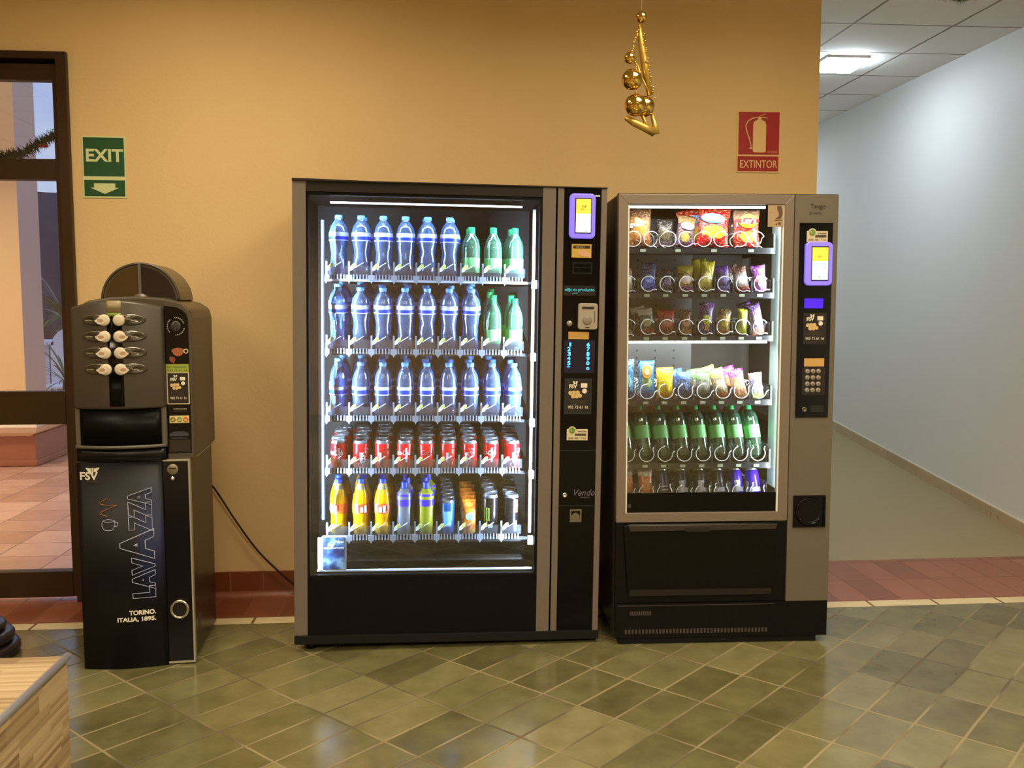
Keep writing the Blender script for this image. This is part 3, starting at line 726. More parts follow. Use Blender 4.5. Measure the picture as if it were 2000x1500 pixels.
bm = bmesh.new(); frame(bm, 1.109, 1.157, .455, .507, .006, -.004, .002); prism(bm, [(1.115, .461), (1.151, .461), (1.151, .48), (1.14, .492), (1.126, .492), (1.115, .48)], .0, .002); obj('coin_return', bm, mat('coin_cup_grey', (96, 88, 72), .4), svc)
B('lead_tie', mat('white_cable', (230, 228, 225), .4), svc, (1.186, 1.204, -.010, -.004, 1.771, 1.776))

# ------------------------------------------------------------------ the drinks
pet = clear_mat('clear_blue_bottle', (170, 200, 242), (140, 184, 252), .30, .8, .12, .17, boost=1.0)
petg = clear_mat('clear_green_bottle', (176, 226, 196), (150, 226, 184), .26, .75, .10, .1)
capb = mat('pale_blue_cap', (96, 158, 226), .35); capg = mat('green_cap', (20, 168, 96), .35); capn = mat('royal_blue_cap', (20, 60, 216), .3)
lb1 = mat('label_pale', (196, 204, 244), .4); lb2 = mat('label_blue', (22, 58, 210), .35); lb3 = mat('label_white', (240, 240, 250), .4); lbg = mat('label_green', (118, 200, 122), .45)
juice = mat('orange_drink', (240, 176, 10), .12); lbo = mat('label_orange', (240, 104, 30), .4); alu = mat('can_aluminium', (172, 176, 184), .25, .7)
def bottle(name, H, Rr, prof, bodym, capm, label, cap_h=.075, twist=0, extra=None):
    bm = bmesh.new()
    pert = (lambda a, h: .045*sin(3*a+h*70)*(1 if .02 < h < .52*H else 0)) if twist else ((lambda a, h: 0))
    P_ = []
    for i in range(len(prof)-1):                       # densify
        for k in range(4):
            f = k/4; P_.append((prof[i][0]*(1-f)+prof[i+1][0]*f, prof[i][1]*(1-f)+prof[i+1][1]*f))
    P_.append(prof[-1])
    lathe(bm, [(max(r*Rr, 1e-4), h*H) for r, h in P_], 28, pert=pert)
    o = obj(name, bm, bodym, None, True)
    bm = bmesh.new(); rc = .38*Rr
    lathe(bm, [(rc, H*(1-cap_h)), (rc*1.05, H*(1-cap_h*.9)), (rc*1.05, H*(1-.012)), (rc*.92, H), (1e-4, H)], 20, pert=lambda a, h: .02*sin(20*a)); obj('cap', bm, capm, o)
    if label:
        for (h0, h1, r0, r1, m, nm) in label:
            bm = bmesh.new(); lathe(bm, [(r0*Rr+.0008, h0*H), ((r0+r1)/2*Rr+.0012, (h0+h1)/2*H), (r1*Rr+.0008, h1*H)], 28)
            for f in [f for f in bm.faces if len(f.verts) > 4]: bm.faces.remove(f)
            obj(nm, bm, m, o, True)
    return o
def water_tall():
    return bottle('water_bottle', .252, .0385, [(.0, .02), (.7, 0), (.9, .03), (.92, .12), (.84, .2), (.86, .3), (.80, .42), (.9, .52), (.99, .6), (1, .66), (.98, .74), (.84, .82), (.55, .89), (.38, .92), (.36, .94)], pet, capb,
                  [(.592, .604, .985, .99, lb3, 'label_line'), (.606, .66, .995, 1.0, lb2, 'label'), (.66, .725, 1.0, .985, lb1, 'label')], .06, 1)
def water_short():
    return bottle('water_bottle', .222, .037, [(.0, .02), (.8, 0), (.95, .04), (.93, .1), (.97, .14), (.93, .2), (.97, .25), (.93, .31), (.97, .37), (.98, .6), (.92, .7), (.75, .8), (.45, .88), (.38, .91), (.36, .93)], pet, capb,
                  [(.405, .42, .985, .985, lb3, 'label_line'), (.42, .50, .99, .99, lb2, 'label'), (.50, .56, .99, .985, lb1, 'label')], .07)
def green_bottle():
    return bottle('green_soda_bottle', .215, .0365, [(.0, .03), (.55, .0), (.85, .05), (.95, .1), (.97, .42), (1, .48), (.99, .62), (.84, .74), (.5, .85), (.4, .88), (.38, .90)], petg, capg, [(.14, .42, .97, .975, lbg, 'label')], .12)
def orange_bottle():
    o = bottle('orange_drink_bottle', .236, .036, [(.0, .02), (.7, 0), (.9, .05), (.94, .14), (.84, .26), (.95, .38), (1, .5), (.97, .62), (.84, .72), (.6, .82), (.42, .9), (.36, .93)], juice, capn,
               [(.40, .58, .975, 1.0, lbo, 'label')], .085)
    bm = bmesh.new()
    for a0, a1, h0, h1, mi in ((-1.95, -1.62, .43, .52, 0), (-1.5, -1.2, .42, .55, 0), (-2.5, -2.15, .45, .56, 1), (-1.1, -1.0, .45, .55, 2), (-2.05, -1.98, .42, .56, 2)):
        vs = [bm.verts.new((.0378*cos(a), .0378*sin(a), h*.236)) for a, h in ((a0, h0), ((a0+a1)/2, h0), (a1, h0), (a1, h1), ((a0+a1)/2, h1), (a0, h1))]
        bm.faces.new(vs[:6]).material_index = mi
    obj('label_print', bm, [lb3, mat('violet_print', (120, 80, 180), .5), mat('brown_print', (120, 40, 20), .5)], o)
    bm = bmesh.new(); lathe(bm, [(.62*.036+.0006, .82*.236), (.42*.036+.0008, .905*.236)], 24)
    for f in [f for f in bm.faces if len(f.verts) > 4]: bm.faces.remove(f)
    obj('clear_neck', bm, clear_mat('clear_neck', (230, 220, 180), (235, 225, 180), .5, .8, .1, .1), o, True)
    return o
def iso_bottle(nm, bodycol):
    m = mat(nm+'_liquid', bodycol, .2)
    return bottle(nm, .222, .034, [(.0, .01), (.85, 0), (.95, .04), (.96, .3), (.95, .55), (.99, .6), (1, .72), (.9, .79), (.6, .84), (.5, .87)], m, capn, [(.56, .785, 1.0, .93, mat('label_violet_blue', (66, 40, 205), .35), 'label')], .13)
def can(nm, bodym, H=.118, Rr=.033, prints=None):
    bm = bmesh.new(); n = 28
    lathe(bm, [(Rr*.62, .002), (Rr*.8, 0), (Rr*.97, .008), (Rr, .012), (Rr, H-.016), (Rr*.97, H-.012)], n)
    o = obj(nm, bm, bodym, None, True)
    bm = bmesh.new(); lathe(bm, [(Rr*.97, H-.0125), (Rr*.84, H-.003), (Rr*.87, H), (Rr*.82, H), (Rr*.8, H-.005), (1e-4, H-.005)], n)
    box(bm, -.006, .006, -.016, .004, H-.0045, H-.003)
    obj('can_lid', bm, alu, o, False)
    for q in (prints or []): q(o, H, Rr)
    return o
def wrap_text(s, size, z, m, width, a_c=-pi/2, rot=0.0, shear=.3):
    def f(o, H, Rr):
        t_ = text('lettering', s, size, 0, 0, 0, m, o, width=width, shear=shear, offset=.0006)
        xs = [v.co.x for v in t_.data.vertices]; mx = (min(xs)+max(xs))/2
        for v in t_.data.vertices:
            x, zz = v.co.x-mx, v.co.z
            x, zz = x*cos(rot)-zz*sin(rot), x*sin(rot)+zz*cos(rot)
            a = a_c+x/Rr; v.co = ((Rr+.0006)*cos(a), (Rr+.0006)*sin(a), z+zz)
    return f
def wrap_patch(a0, a1, z0, z1, m, nm='label_print'):
    def f(o, H, Rr):
        bm = bmesh.new(); n = 6; r = Rr+.0004
        A = [bm.verts.new((r*cos(a0+(a1-a0)*k/n), r*sin(a0+(a1-a0)*k/n), z0)) for k in range(n+1)]; C_ = [bm.verts.new((v.co.x, v.co.y, z1)) for v in A]
        for k in range(n): bm.faces.new((A[k], A[k+1], C_[k+1], C_[k]))
        obj(nm, bm, m, o, True)
    return f
canred = mat('can_red', (226, 22, 28), .25, .25, coat=.3); cw = mat('can_print_white', (240, 236, 236), .35)
canblk = mat('can_black', (16, 14, 16), .25, .2, coat=.3); canblu = mat('can_blue', (22, 96, 186), .25, .3, coat=.3); cgr = mat('can_print_green', (130, 205, 30), .35)
HID = Matrix.Translation((0, 0, -50))
ORD = ['first', 'second', 'third', 'fourth', 'fifth', 'sixth', 'seventh', 'eighth', 'ninth', 'tenth']
SHN = ['top shelf', 'second shelf', 'third shelf', 'fourth shelf', 'bottom shelf']
SHC = ['top', 'second', 'third', 'fourth', 'bottom']
def run(protos, si, i, n, pitch, desc, cat, grp, stag=.010, zoff=.004, first_du=0.0, w0=.138, rot=True):
    """one lane of n products, front to back"""
    v, k = SH[si]
    for j in range(n):
        pr = protos[j % len(protos)]
        du = first_du if j == 0 else stag*((-1)**(j+i))*(.5+.5*((i*7+j*3) % 5)/5)
        w_ = w0+j*pitch
        z = v+zoff+k*(w_-.10)
        tilt = Matrix.Rotation(k*.6, 4, 'X')
        spin = Matrix.Rotation(((i*5+j*11) % 7-3)*.18 if rot else 0, 4, 'Z')
        M_ = MD @ Matrix.Translation((LANE0+i*LP+du, w_, z)) @ tilt @ spin
        if pr.get('used'): o = copy_tree(pr['o'], M_)
        else: o = pr['o']; o.matrix_world = M_; pr['used'] = True
        lab = '%s, %s from front, %s column from left, %s drinks shelf' % (desc, ORD[j], ORD[i], SHC[si])
        if j == 0: lab = '%s at front of %s column from left, %s drinks shelf' % (desc, ORD[i], SHC[si])
        tag(o, lab, cat, grp)
mk = lambda o: [{'o': o}]
wt, wsb, gb = mk(water_tall()), mk(water_short()), mk(green_bottle())
for i, n in enumerate([1, 2, 1, 1, 2, 2]): run(wt, 0, i, n, .074, 'blue-capped water bottle', 'bottle', 'water bottles on the top shelf', zoff=.002)
for i, n in zip((6, 7, 8), (2, 2, 2)): run(gb, 0, i, n, .072, 'green-capped soda bottle', 'bottle', 'green soda bottles on the top shelf', zoff=.002)
for i, n in enumerate([3, 4, 4, 4, 2, 3, 4]): run(wt, 1, i, n, .074, 'blue-capped water bottle', 'bottle', 'water bottles on the second shelf')
for i, n in zip((7, 8), (4, 3)): run(gb, 1, i, n, .072, 'green-capped soda bottle', 'bottle', 'green soda bottles on the second shelf')
for i, n in enumerate([4, 5, 4, 5, 4, 5, 3, 4, 4]): run(wsb, 2, i, n, .073, 'short water bottle', 'bottle', 'short water bottles on the third shelf')
redc = mk(can('red_soda_can', canred, prints=[wrap_text('Coca-Cola', .030, .060, cw, .075, rot=.0), wrap_patch(-1.1, -.85, .03, .09, cw)]))
redc2 = mk(can('red_soda_can', canred, prints=[wrap_text('Coca-Cola', .034, .045, cw, .085, -1.2, rot=1.2), wrap_patch(-2.0, -1.7, .03, .07, cw)]))
for i, n in enumerate([5, 5, 6, 4, 6, 6, 6, 5, 5]): run(redc if i in (0, 4, 7, 3) else redc2, 3, i, n, .068, 'red soda can', 'can', 'red soda cans on the fourth shelf', stag=.008, rot=True)
ob = mk(orange_bottle()); gi = mk(iso_bottle('grey_sports_drink_bottle', (112, 116, 128))); yi = mk(iso_bottle('yellow_sports_drink_bottle', (150, 150, 40)))
for i in (0, 1, 2): run(ob, 4, i, 3, .072, 'orange drink bottle', 'bottle', 'orange drink bottles on the bottom shelf')
run(gi, 4, 3, 4, .070, 'grey sports drink bottle', 'bottle', 'sports drinks on the bottom shelf')
run(yi, 4, 4, 4, .070, 'yellow sports drink bottle', 'bottle', 'sports drinks on the bottom shelf')
bc = mk(can('blue_can', canblu, .145, .029, [wrap_patch(-2.3, -1.2, .035, .10, mat('can_print_sky', (120, 190, 235), .35))]))
run(bc, 4, 5, 7, .060, 'slim blue can', 'can', 'blue cans on the bottom shelf', stag=.005)
def pouch():
    bm = bmesh.new()
    def q(z): return .030+.006*sin(z*3)
    rings = []
    for f, dx, dy in ((0, .026, .024), (.05, .030, .028), (.3, .031, .026), (.6, .033, .020), (.85, .031, .008), (.93, .029, .002), (1, .029, .0015)):
        rings.append([bm.verts.new((dx*cos(a*pi/8)*(1.0), dy*sin(a*pi/8), f*.145)) for a in range(16)])
    for A, C_ in zip(rings, rings[1:]):
        for k in range(16): bm.faces.new((A[k], A[(k+1) % 16], C_[(k+1) % 16], C_[k]))
    bm.faces.new(rings[0]); bm.faces.new(rings[-1])
    t_ = NT('orange_pouch_print'); c_ = t_.coord(); o_ = t_.xyz(c_)
    col = t_.ramp(t_.noise(c_, 38, 3), [(.35, lin((222, 70, 16))), (.5, lin((240, 130, 30))), (.66, lin((250, 200, 90)))])
    t_.base(col); t_.p(Roughness=.3)
    o = obj('orange_drink_pouch', bm, t_.m, None, True)
    bm = bmesh.new(); prism(bm, disc(.002, .078, .016, 20), -.031, -.022); obj('pouch_emblem', bm, mat('pouch_emblem_blue', (150, 176, 196), .4), o)
    return o
run(mk(pouch()), 4, 6, 6, .058, 'orange drink pouch', 'drink', 'orange pouches on the bottom shelf', stag=.006, rot=False)
def mlogo(o, H, Rr):
    for k in range(3):
        bm = bmesh.new()
        a = -2.35+k*.26; pts = [(a, .115), (a+.05, .10), (a+.03, .075), (a+.08, .06-.008*(k == 1))]
        tube(bm, [((Rr+.0006)*cos(a_), (Rr+.0006)*sin(a_), z) for a_, z in pts], .0022, 5); obj('claw_mark', bm, cgr, o)
blk = mk(can('black_energy_can', canblk, .168, .033, [mlogo, wrap_patch(-1.9, -1.3, .03, .045, cw)]))
run(blk, 4, 7, 5, .068, 'tall black energy can', 'can', 'black cans on the bottom shelf', stag=.007, rot=False)
blk2 = mk(can('black_energy_can', canblk, .168, .033, [wrap_patch(-1.35, -.75, .095, .15, mat('can_print_red_orange', (226, 84, 40), .35)), wrap_patch(-1.3, -.9, .015, .06, cw), wrap_text('M', .04, .10, cw, .02, -1.0)]))
run(blk2, 4, 8, 5, .068, 'tall black can with orange-white print', 'can', 'black cans on the bottom shelf', stag=.007, rot=False)
# ------------------------------------------------------------------ snack vending machine
MS = place(.7165, -.7826, -.0343, -.0004, .03)
K = empty('snack_vending_machine', 'narrower silver-framed snack vending machine with coil shelves, right of the drinks machine', 'vending machine', MS)
WS, HS, DS = .881, 1.80, .68
silv2 = mat('warm_silver_frame', (122, 110, 98), .4, .35)
silv3 = mat('warm_silver_panel', (106, 98, 86), .45, .35)
sides = mat('snack_side_sheet', (60, 52, 46), .35)
B('cabinet', [sides, inner], K, (.0, .016, .022, DS, -.0, HS-.002), (WS-.016, WS, .022, DS, 0, HS-.002), (.016, WS-.016, DS-.02, DS, 0, HS-.002, 1),
  (.016, WS-.016, .022, DS-.02, HS-.022, HS-.002, 1), (.016, WS-.016, .022, DS-.02, 0, .02, 1), (.690, .704, .03, DS-.02, .02, HS-.03, 1), (.016, .69, .035, DS-.02, .50, .515, 1))
B('door_top_edge', matte, K, (.0, WS, -.002, .03, HS-.002, HS+.002))
def mitre(bm, x0, x1, z0, z1, t_, y0, y1):
    o = [(x0, z0), (x1, z0), (x1, z1), (x0, z1)]; i = [(x0+t_, z0+t_), (x1-t_, z0+t_), (x1-t_, z1-t_), (x0+t_, z1-t_)]
    for k in range(4):
        a, b, c, d = o[k], o[(k+1) % 4], i[(k+1) % 4], i[k]
        g_ = .0006
        prism(bm, [a, b, c, d], y0, y1)
bm = bmesh.new(); mitre(bm, .0, .703, .483, 1.799, .038, -.010, .02); obj('door_frame', bm, silv2, K, mod=.0015)
bm = bmesh.new(); box(bm, .038, .044, -.004, .02, .521, 1.761); box(bm, .659, .665, -.004, .02, .521, 1.761); obj('door_gasket', bm, white, K)
B('glass_pane', glass, K, (.038, .665, .006, .010, .60, 1.761))
gb_ = B('glass_band', gloss, K, (.038, .665, .004, .012, .521, .60)); bm = bmesh.new(); lathe(bm, [(.008, 0), (.008, -.001), (.005, -.001), (.005, 0)], 18, (.056, .003, .548), 'y'); obj('glass_mark', bm, inkd, gb_)
# control column
cc = B('control_column', silv3, K, (.705, WS, -.012, .022, .147, 1.799), bev=.0015)
text('lettering', 'Tango', .026, .7645, 1.745, -.0130, mat('tango_ink', (50, 40, 34), .5), cc, width=.063); 
text('lettering', 'NECTA', .011, .776, 1.722, -.0130, inkd, cc, width=.036); B('maker_mark', inkd, cc, (.765, .772, -.0136, -.0122, 1.720, 1.732))
pnl = B('control_panel', gloss, cc, (.725, .859, -.016, -.012, .908, 1.688)); 
sub = empty('x', 'x', 'x'); bpy.data.objects.remove(sub)
def lvl(fn, *a, **k): return fn(*a, **k)
# parts on the panel hang from the machine, one level above their own details
cs = bpy.data.objects.new('control_fittings', None)
chat_sticker(K, .753, .838, 1.612, 1.655, -.0175)
_t = [o for o in K.children]
bm = bmesh.new(); prism(bm, rrect(.744, .855, 1.439, 1.611, .018, 6), -.034, -.016)
e = obj('card_reader', bm, bezel, K, mod=.004)
def sbox(nm, m, par, *b): return B(nm, m, par, *b)
sbox('screen_surround', mat('screen_black', (16, 10, 14), .2), e, (.768, .838, -.0355, -.0335, 1.458, 1.594))
sbox('screen', _mc['screen_yellow'], e, (.771, .835, -.0365, -.035, 1.535, 1.590))
sbox('screen', mat('screen_pale_blue', (205, 235, 250), .4, emit=.9, ecol=(205, 236, 250)), e, (.771, .835, -.0365, -.035, 1.462, 1.535))
ik = mat('screen_ink', (120, 150, 170), .5); pk = _mc['screen_mark']
text('lettering', 'FSV', .010, .793, 1.550, -.037, pk, e); text('lettering', 'SELECCIONE', .006, .780, 1.524, -.037, ik, e, width=.046); text('lettering', '15:17', .007, .777, 1.506, -.037, ik, e); text('lettering', '0,00', .008, .812, 1.506, -.037, ik, e); text('lettering', '€', .012, .799, 1.470, -.037, ik, e)
sbox('display', mat('display_blue', (60, 20, 250), .3, emit=.75, ecol=(62, 18, 255)), K, (.750, .826, -.018, -.0155, 1.349, 1.388))
fsv_sticker(K, .748, .842, 1.205, 1.331, -.0175)
sbox('amber_label', mat('amber_label2', (190, 150, 84), .5), K, (.755, .837, -.0185, -.016, 1.115, 1.148))
keym = mat('key_grey', (140, 132, 120), .4)
bm = bmesh.new(); prism(bm, rrect(.748, .842, 1.0, 1.112, .006), -.0175, -.016); kp = obj('keypad', bm, stk_black, K)
for i in range(3):
    for j in range(4):
        bm = bmesh.new(); lathe(bm, [(.0095, .002), (.0095, -.0035), (.0075, -.005), (.0001, -.005)], 16, (.769+i*.0225, -.0178, 1.096-j*.0255), 'y'); obj('key', bm, keym, kp)
        text('key_digit', '123456789C0E'[j*3+i], .009, .7665+i*.0225, 1.0925-j*.0255, -.0232, inkd, kp)
bm = bmesh.new(); lathe(bm, [(.011, .002), (.011, -.006), (.008, -.008), (.004, -.004), (.0001, -.004)], 18, (.760, -.016, .941), 'y'); obj('lock', bm, mat('lock_dark_metal', (110, 104, 92), .35, .8), K)
sbox('coin_slot', mat('slot_black', (6, 5, 5), .6), K, (.786, .840, -.0168, -.0155, .930, .958))
bm = bmesh.new(); frame(bm, .726, .859, .457, .588, .006, -.020, -.012); box(bm, .732, .853, -.0135, -.012, .463, .582)
lathe(bm, [(.058, -.001), (.055, -.006), (.048, -.002), (.040, .0)], 28, (.792, -.0135, .522), 'y'); obj('coin_return', bm, black, K)
bm = bmesh.new(); tube(bm, [(.792+.046*cos(a), -.021, .515+.046*sin(a)) for a in [pi*1.15+pi*.7*k/12 for k in range(13)]], .006, 6); obj('return_lip', bm, gloss, K)
# notice in the corner of the glass
nt = B('notice', mat('tan_notice', (158, 132, 100), .7), K, (.598, .662, -.006, -.004, 1.672, 1.761)); dk = mat('brown_print2', (84, 62, 44), .7)
bm = bmesh.new(); prism(bm, [(.628, 1.705), (.640, 1.712), (.643, 1.724), (.636, 1.740), (.634, 1.752), (.646, 1.756), (.655, 1.748), (.657, 1.725), (.652, 1.708), (.645, 1.702)], -.0066, -.006); box(bm, .626, .656, -.0066, -.006, 1.697, 1.700); box(bm, .640, .650, -.0066, -.006, 1.680, 1.690); box(bm, .630, .636, -.0066, -.006, 1.680, 1.686)
obj('notice_print', bm, dk, nt)
# delivery tray and base
tr = B('lower_panel', black, K, (.0, .703, -.002, .022, .147, .481))
bm = bmesh.new()
pts = [(.030, .470), (.060, .478), (.640, .478), (.662, .470), (.655, .20), (.640, .176), (.060, .176), (.048, .20)]
prism(bm, pts, -.014, -.002); obj('delivery_flap', bm, mat('flap_black', (9, 7, 6), .34, spec=.2), K, mod=.004)
bm = bmesh.new(); pts = [(.046, .474), (.66, .474), (.654, .452), (.385, .450), (.378, .444), (.290, .444), (.283, .450), (.056, .448)]; prism(bm, pts, -.024, -.013); obj('flap_handle', bm, mat('flap_lip', (44, 37, 32), .35), K, mod=.002)
B('handle_recess', stk_black, K, (.280, .380, -.027, -.0235, .449, .462))
B('flap_rib', mat('rib_dark', (24, 20, 19), .3), K, (.055, .640, -.020, -.013, .180, .205))
B('base_panel', black, K, (.0, WS, -.008, .022, .0, .145)); B('base_trim', mat('trim_dark_grey', (56, 46, 48), .35), K, (.01, .66, -.010, -.007, .134, .137))
bm = bmesh.new()
for k in range(42): box(bm, .04+k*.0142, .0485+k*.0142, -.0095, -.007, .018, .036)
obj('ventilation_grille', bm, mat('grille_brown', (62, 50, 46), .5), K); bm = bmesh.new()
for k in range(10): box(bm, .060+k*.009, .066+k*.009, -.0095, -.007, .095, .112)
obj('ventilation_grille', bm, mat('grille_brown', (62, 50, 46), .5), K)
B('plinth', matte, K, (.016, WS-.04, .006, DS-.02, -.028, 0))
# inside: lights, shelves, coils
B('side_light_panel', mat('side_panel_lit', (150, 165, 158), .5, emit=.25, ecol=(200, 222, 214)), K, (.672, .676, .022, .16, .605, 1.75))
strip_light('side_led_light', K, (.668, .05, 1.15), (0, radians(90), radians(-30)), 1.1, .02, 12, (.88, .97, 1))
B('light_bar', mat('bar_warm_white', (240, 240, 232), .3, emit=2.6, ecol=(245, 245, 238)), K, (.046, .600, .030, .040, 1.748, 1.758))
strip_light('top_led_light', K, (.33, .026, 1.742), (radians(22), 0, 0), .55, .015, 2.3, (.98, .98, 1))
bpy.data.objects[-1] if False else None
B('light_bar', mat('bar_cool_white', (235, 240, 240), .3, emit=2.0, ecol=(238, 244, 244)), K, (.02, .630, .070, .082, 1.206, 1.218))
strip_light('middle_led_light', K, (.33, .078, 1.200), (radians(20), 0, 0), .55, .015, 4, (.92, .98, 1))
t = NT('perforated_back'); o = t.xyz(t.coord())
fx = t.math('ABSOLUTE', t.math('SUBTRACT', t.math('FRACT', t.math('DIVIDE', o[0], .085)), .5)); fz = t.math('ABSOLUTE', t.math('SUBTRACT', t.math('FRACT', t.math('DIVIDE', o[2], .034)), .5))
hole = t.math('MULTIPLY', t.math('GREATER_THAN', fx, .455), t.math('GREATER_THAN', fz, .39))
t.base(t.mix(hole, lin((128, 128, 132)), lin((12, 12, 14)))); t.p(Roughness=.3, Metallic=.3)
B('perforated_back', t.m, K, (-.0+.02, .42, .50, .505, .60, 1.75))
B('back_panel', mat('back_panel_brown', (46, 38, 32), .5), K, (.42, .688, .50, .505, .60, 1.75))
railm = mat('shelf_rail_grey', (58, 58, 64), .35, .4); tagp = mat('price_label_pale', (206, 214, 196), .5)
coilm = mat('coil_wire', (240, 240, 242), .3)
SS = [1.592, 1.411, 1.236, .972, .709, .548]
SU = [.057, .138, .215, .295, .374, .452, .529, .603]
def coil_mesh(r, turns, pitch, end=.25):
    bm = bmesh.new(); n = int(turns*28); pts = []
    for k in range(n+1):
        a = -pi*.30-2*pi*k/28; pts.append((r*cos(a), (0 if k < 22 else .035+pitch*(k-22)/28), r*sin(a)))
    x, y, z = pts[0]; pts = [(x+.012, y-.002, z-.003)]+pts
    tube(bm, pts, .0020, 6); return bm
c0 = None
for si, v in enumerate(SS):
    w0 = .07
    if si < 5:
        sh = B('shelf_tray', inner, K, (.018, .655, w0+.004, .49, v-.004, v))
        B('shelf_rail', railm, sh, (.018, .655, w0, w0+.004, v-.022, v+.002))
        B('shelf_side', matte, sh, (.648, .656, w0, .49, v-.02, v+.06))
    else:
        sh = B('shelf_tray', inner, K, (.018, .655, w0+.004, .49, v-.004, v))
    lanes = SU if si else [.074, .147, .218, .290, .362, .434, .510, .580]
    us = SU if si else [.110, .253, .401, .553]
    if si < 5:
        for u in us:
            B('price_label', tagp, sh, (u-.018+(.01 if not si else 0), u+.004+(.01 if not si else 0), w0-.002, w0, v-.015, v-.004))
    if si:
        bm = bmesh.new()
        for u in SU: box(bm, u+.039, u+.0398, w0+.006, .48, v, v+(.055 if si < 4 else .08))
        obj('lane_divider', bm, clear_mat('divider_plastic', (200, 205, 210), (180, 185, 190), .12, .5, .08, .2) if si == 1 else bpy.data.materials['divider_plastic'], sh)
    r = .0305
    for li, u in enumerate(lanes):
        if c0 is None: c0 = obj('spiral_coil', coil_mesh(r, 7, .058), coilm, K, True); c = c0
        else: c = c0.copy(); COL.objects.link(c); c.parent = K
        sgn = -1 if (si == 0 and li % 2 == 0) else 1
        c.scale = (sgn, 1, 1)
        c.location = (u, w0+.004, v+(.037 if si not in (4, 5) else .040)); c.rotation_euler = (0, [0, .1, .0, -1.1, -1.3, -1.5][si]+.25*((li*5+si) % 3-1), 0)

# ------------------------------------------------------------------ snack packs
def pack_mat(name, base, top, bot, blob, bc=(.5, .45), bs=(.32, .2), met=.0, n=.22):
    t = NT(name); g_ = t.xyz(t.coord('Generated')); v3 = t.coord('Generated')
    nz = t.math('MULTIPLY', t.math('SUBTRACT', t.noise(v3, 5, 3), .5), n)
    z = t.math('ADD', g_[2], nz); x = t.math('ADD', g_[0], nz)
    c = t.mix(t.range(z, .70, .76), lin(base), lin(top)); c = t.mix(t.range(z, .24, .2), c, lin(bot))
    dx = t.math('DIVIDE', t.math('SUBTRACT', x, bc[0]), bs[0]); dz = t.math('DIVIDE', t.math('SUBTRACT', z, bc[1]), bs[1])
    d = t.math('ADD', t.math('MULTIPLY', dx, dx), t.math('MULTIPLY', dz, dz))
    c = t.mix(t.range(d, 1.1, .85), c, lin(blob))
    c = t.mix(t.range(t.noise(v3, 13, 3), .58, .66, 0, .55), c, lin(blob))
    st = t.noise(t.vec(t.math('MULTIPLY', g_[0], 1.3), g_[1], t.math('MULTIPLY', g_[2], 5.0)), 9, 2)
    c = t.mix(t.range(st, .60, .63, 0, .7), c, t.mix(.6, lin(blob), lin((250, 250, 250)))); c = t.mix(t.range(st, .36, .33, 0, .5), c, t.mix(.5, lin(bot), lin((20, 14, 24))))
    t.base(c); t.p(Roughness=.24, Metallic=met); t.b.inputs['Coat Weight'].default_value = .3
    t.bump(t.noise(v3, 7, 4), .8, .006)
    return t.m
def pack(name, w_, h, d, m, seed=0, crimp=.05, twist=0.0):
    rnd = random.Random(seed); bm = bmesh.new(); nx, nz = 12, 16
    def P_(i, j, s):
        a, b = i/nx, j/nz; bb = min(1, max(0, (b-crimp)/(1-2*crimp)))
        th = d/2*max(0, sin(pi*a))**.55*max(0, sin(pi*bb))**.5
        x = (a-.5)*w_*(1-.10*sin(pi*b)); x += twist*(b-.5)*.3*w_
        wr = .05*d*sin(9*a+5*b+seed)*(1 if 0 < bb < 1 else 0)
        z = b*h+(.002*(i % 2) if j in (0, nz) else 0)
        return (x, s*(th+(.0005))+wr*s*.5+.003*sin(b*4+seed), z)
    G_ = [[[bm.verts.new(P_(i, j, s)) for j in range(nz+1)] for i in range(nx+1)] for s in (-1, 1)]
    for s in (0, 1):
        for i in range(nx):
            for j in range(nz): bm.faces.new((G_[s][i][j], G_[s][i+1][j], G_[s][i+1][j+1], G_[s][i][j+1]))
    bmesh.ops.remove_doubles(bm, verts=bm.verts[:], dist=.0012)
    return obj(name, bm, m, None, True)
def put(o, si, u, w_=.098, lean=.12, roll=0.0, yaw=0.0, dz=.003, label='', cat='snack', grp=None):
    o.matrix_world = MS @ Matrix.Translation((u, w_, SS[si]+dz)) @ Matrix.Rotation(yaw, 4, 'Z') @ Matrix.Rotation(roll, 4, 'Y') @ Matrix.Rotation(lean*-1, 4, 'X')
    tag(o, label, cat, grp); return o
PM = pack_mat
def logo(o, parts):
    for kind, *a in parts:
        if kind == 't':
            s_, size, x, z, y, m, wd, sh = a; text('lettering', s_, size, x, z, y, m, o, width=wd, offset=.0008, shear=sh)
        else:
            x, z, rx, rz, y0, y1, m = a; bm = bmesh.new(); prism(bm, [(x+rx*cos(k*pi/12), z+rz*sin(k*pi/12)) for k in range(24)], y0, y1); obj('emblem', bm, m, o)
lw = mat('logo_white', (238, 232, 240), .4); lr = mat('logo_red', (206, 20, 24), .4); ly = mat('logo_yellow', (240, 200, 20), .4); lbl = mat('logo_blue', (90, 120, 200), .4)
g1 = 'snack bags on the top shelf'
bag_tan = PM('tan_corn_bag', (176, 116, 52), (104, 66, 40), (150, 84, 34), (206, 150, 66))
o = pack('corn_chip_bag', .105, .165, .045, bag_tan, 1); logo(o, [('t', 'gos', .026, -.040, .085, -.024, lw, .042, 0)])
put(o, 0, .105, label='orange-brown corn snack bag lettered gos, leftmost on the top coil shelf', grp=g1, w_=.115)
o = pack('dark_snack_bag', .07, .12, .035, PM('olive_brown_bag', (58, 48, 34), (40, 34, 30), (110, 84, 96), (96, 84, 50)), 2)
put(o, 0, .214, label='dark olive snack bag beside the purple one on the top coil shelf', grp=g1, w_=.125)
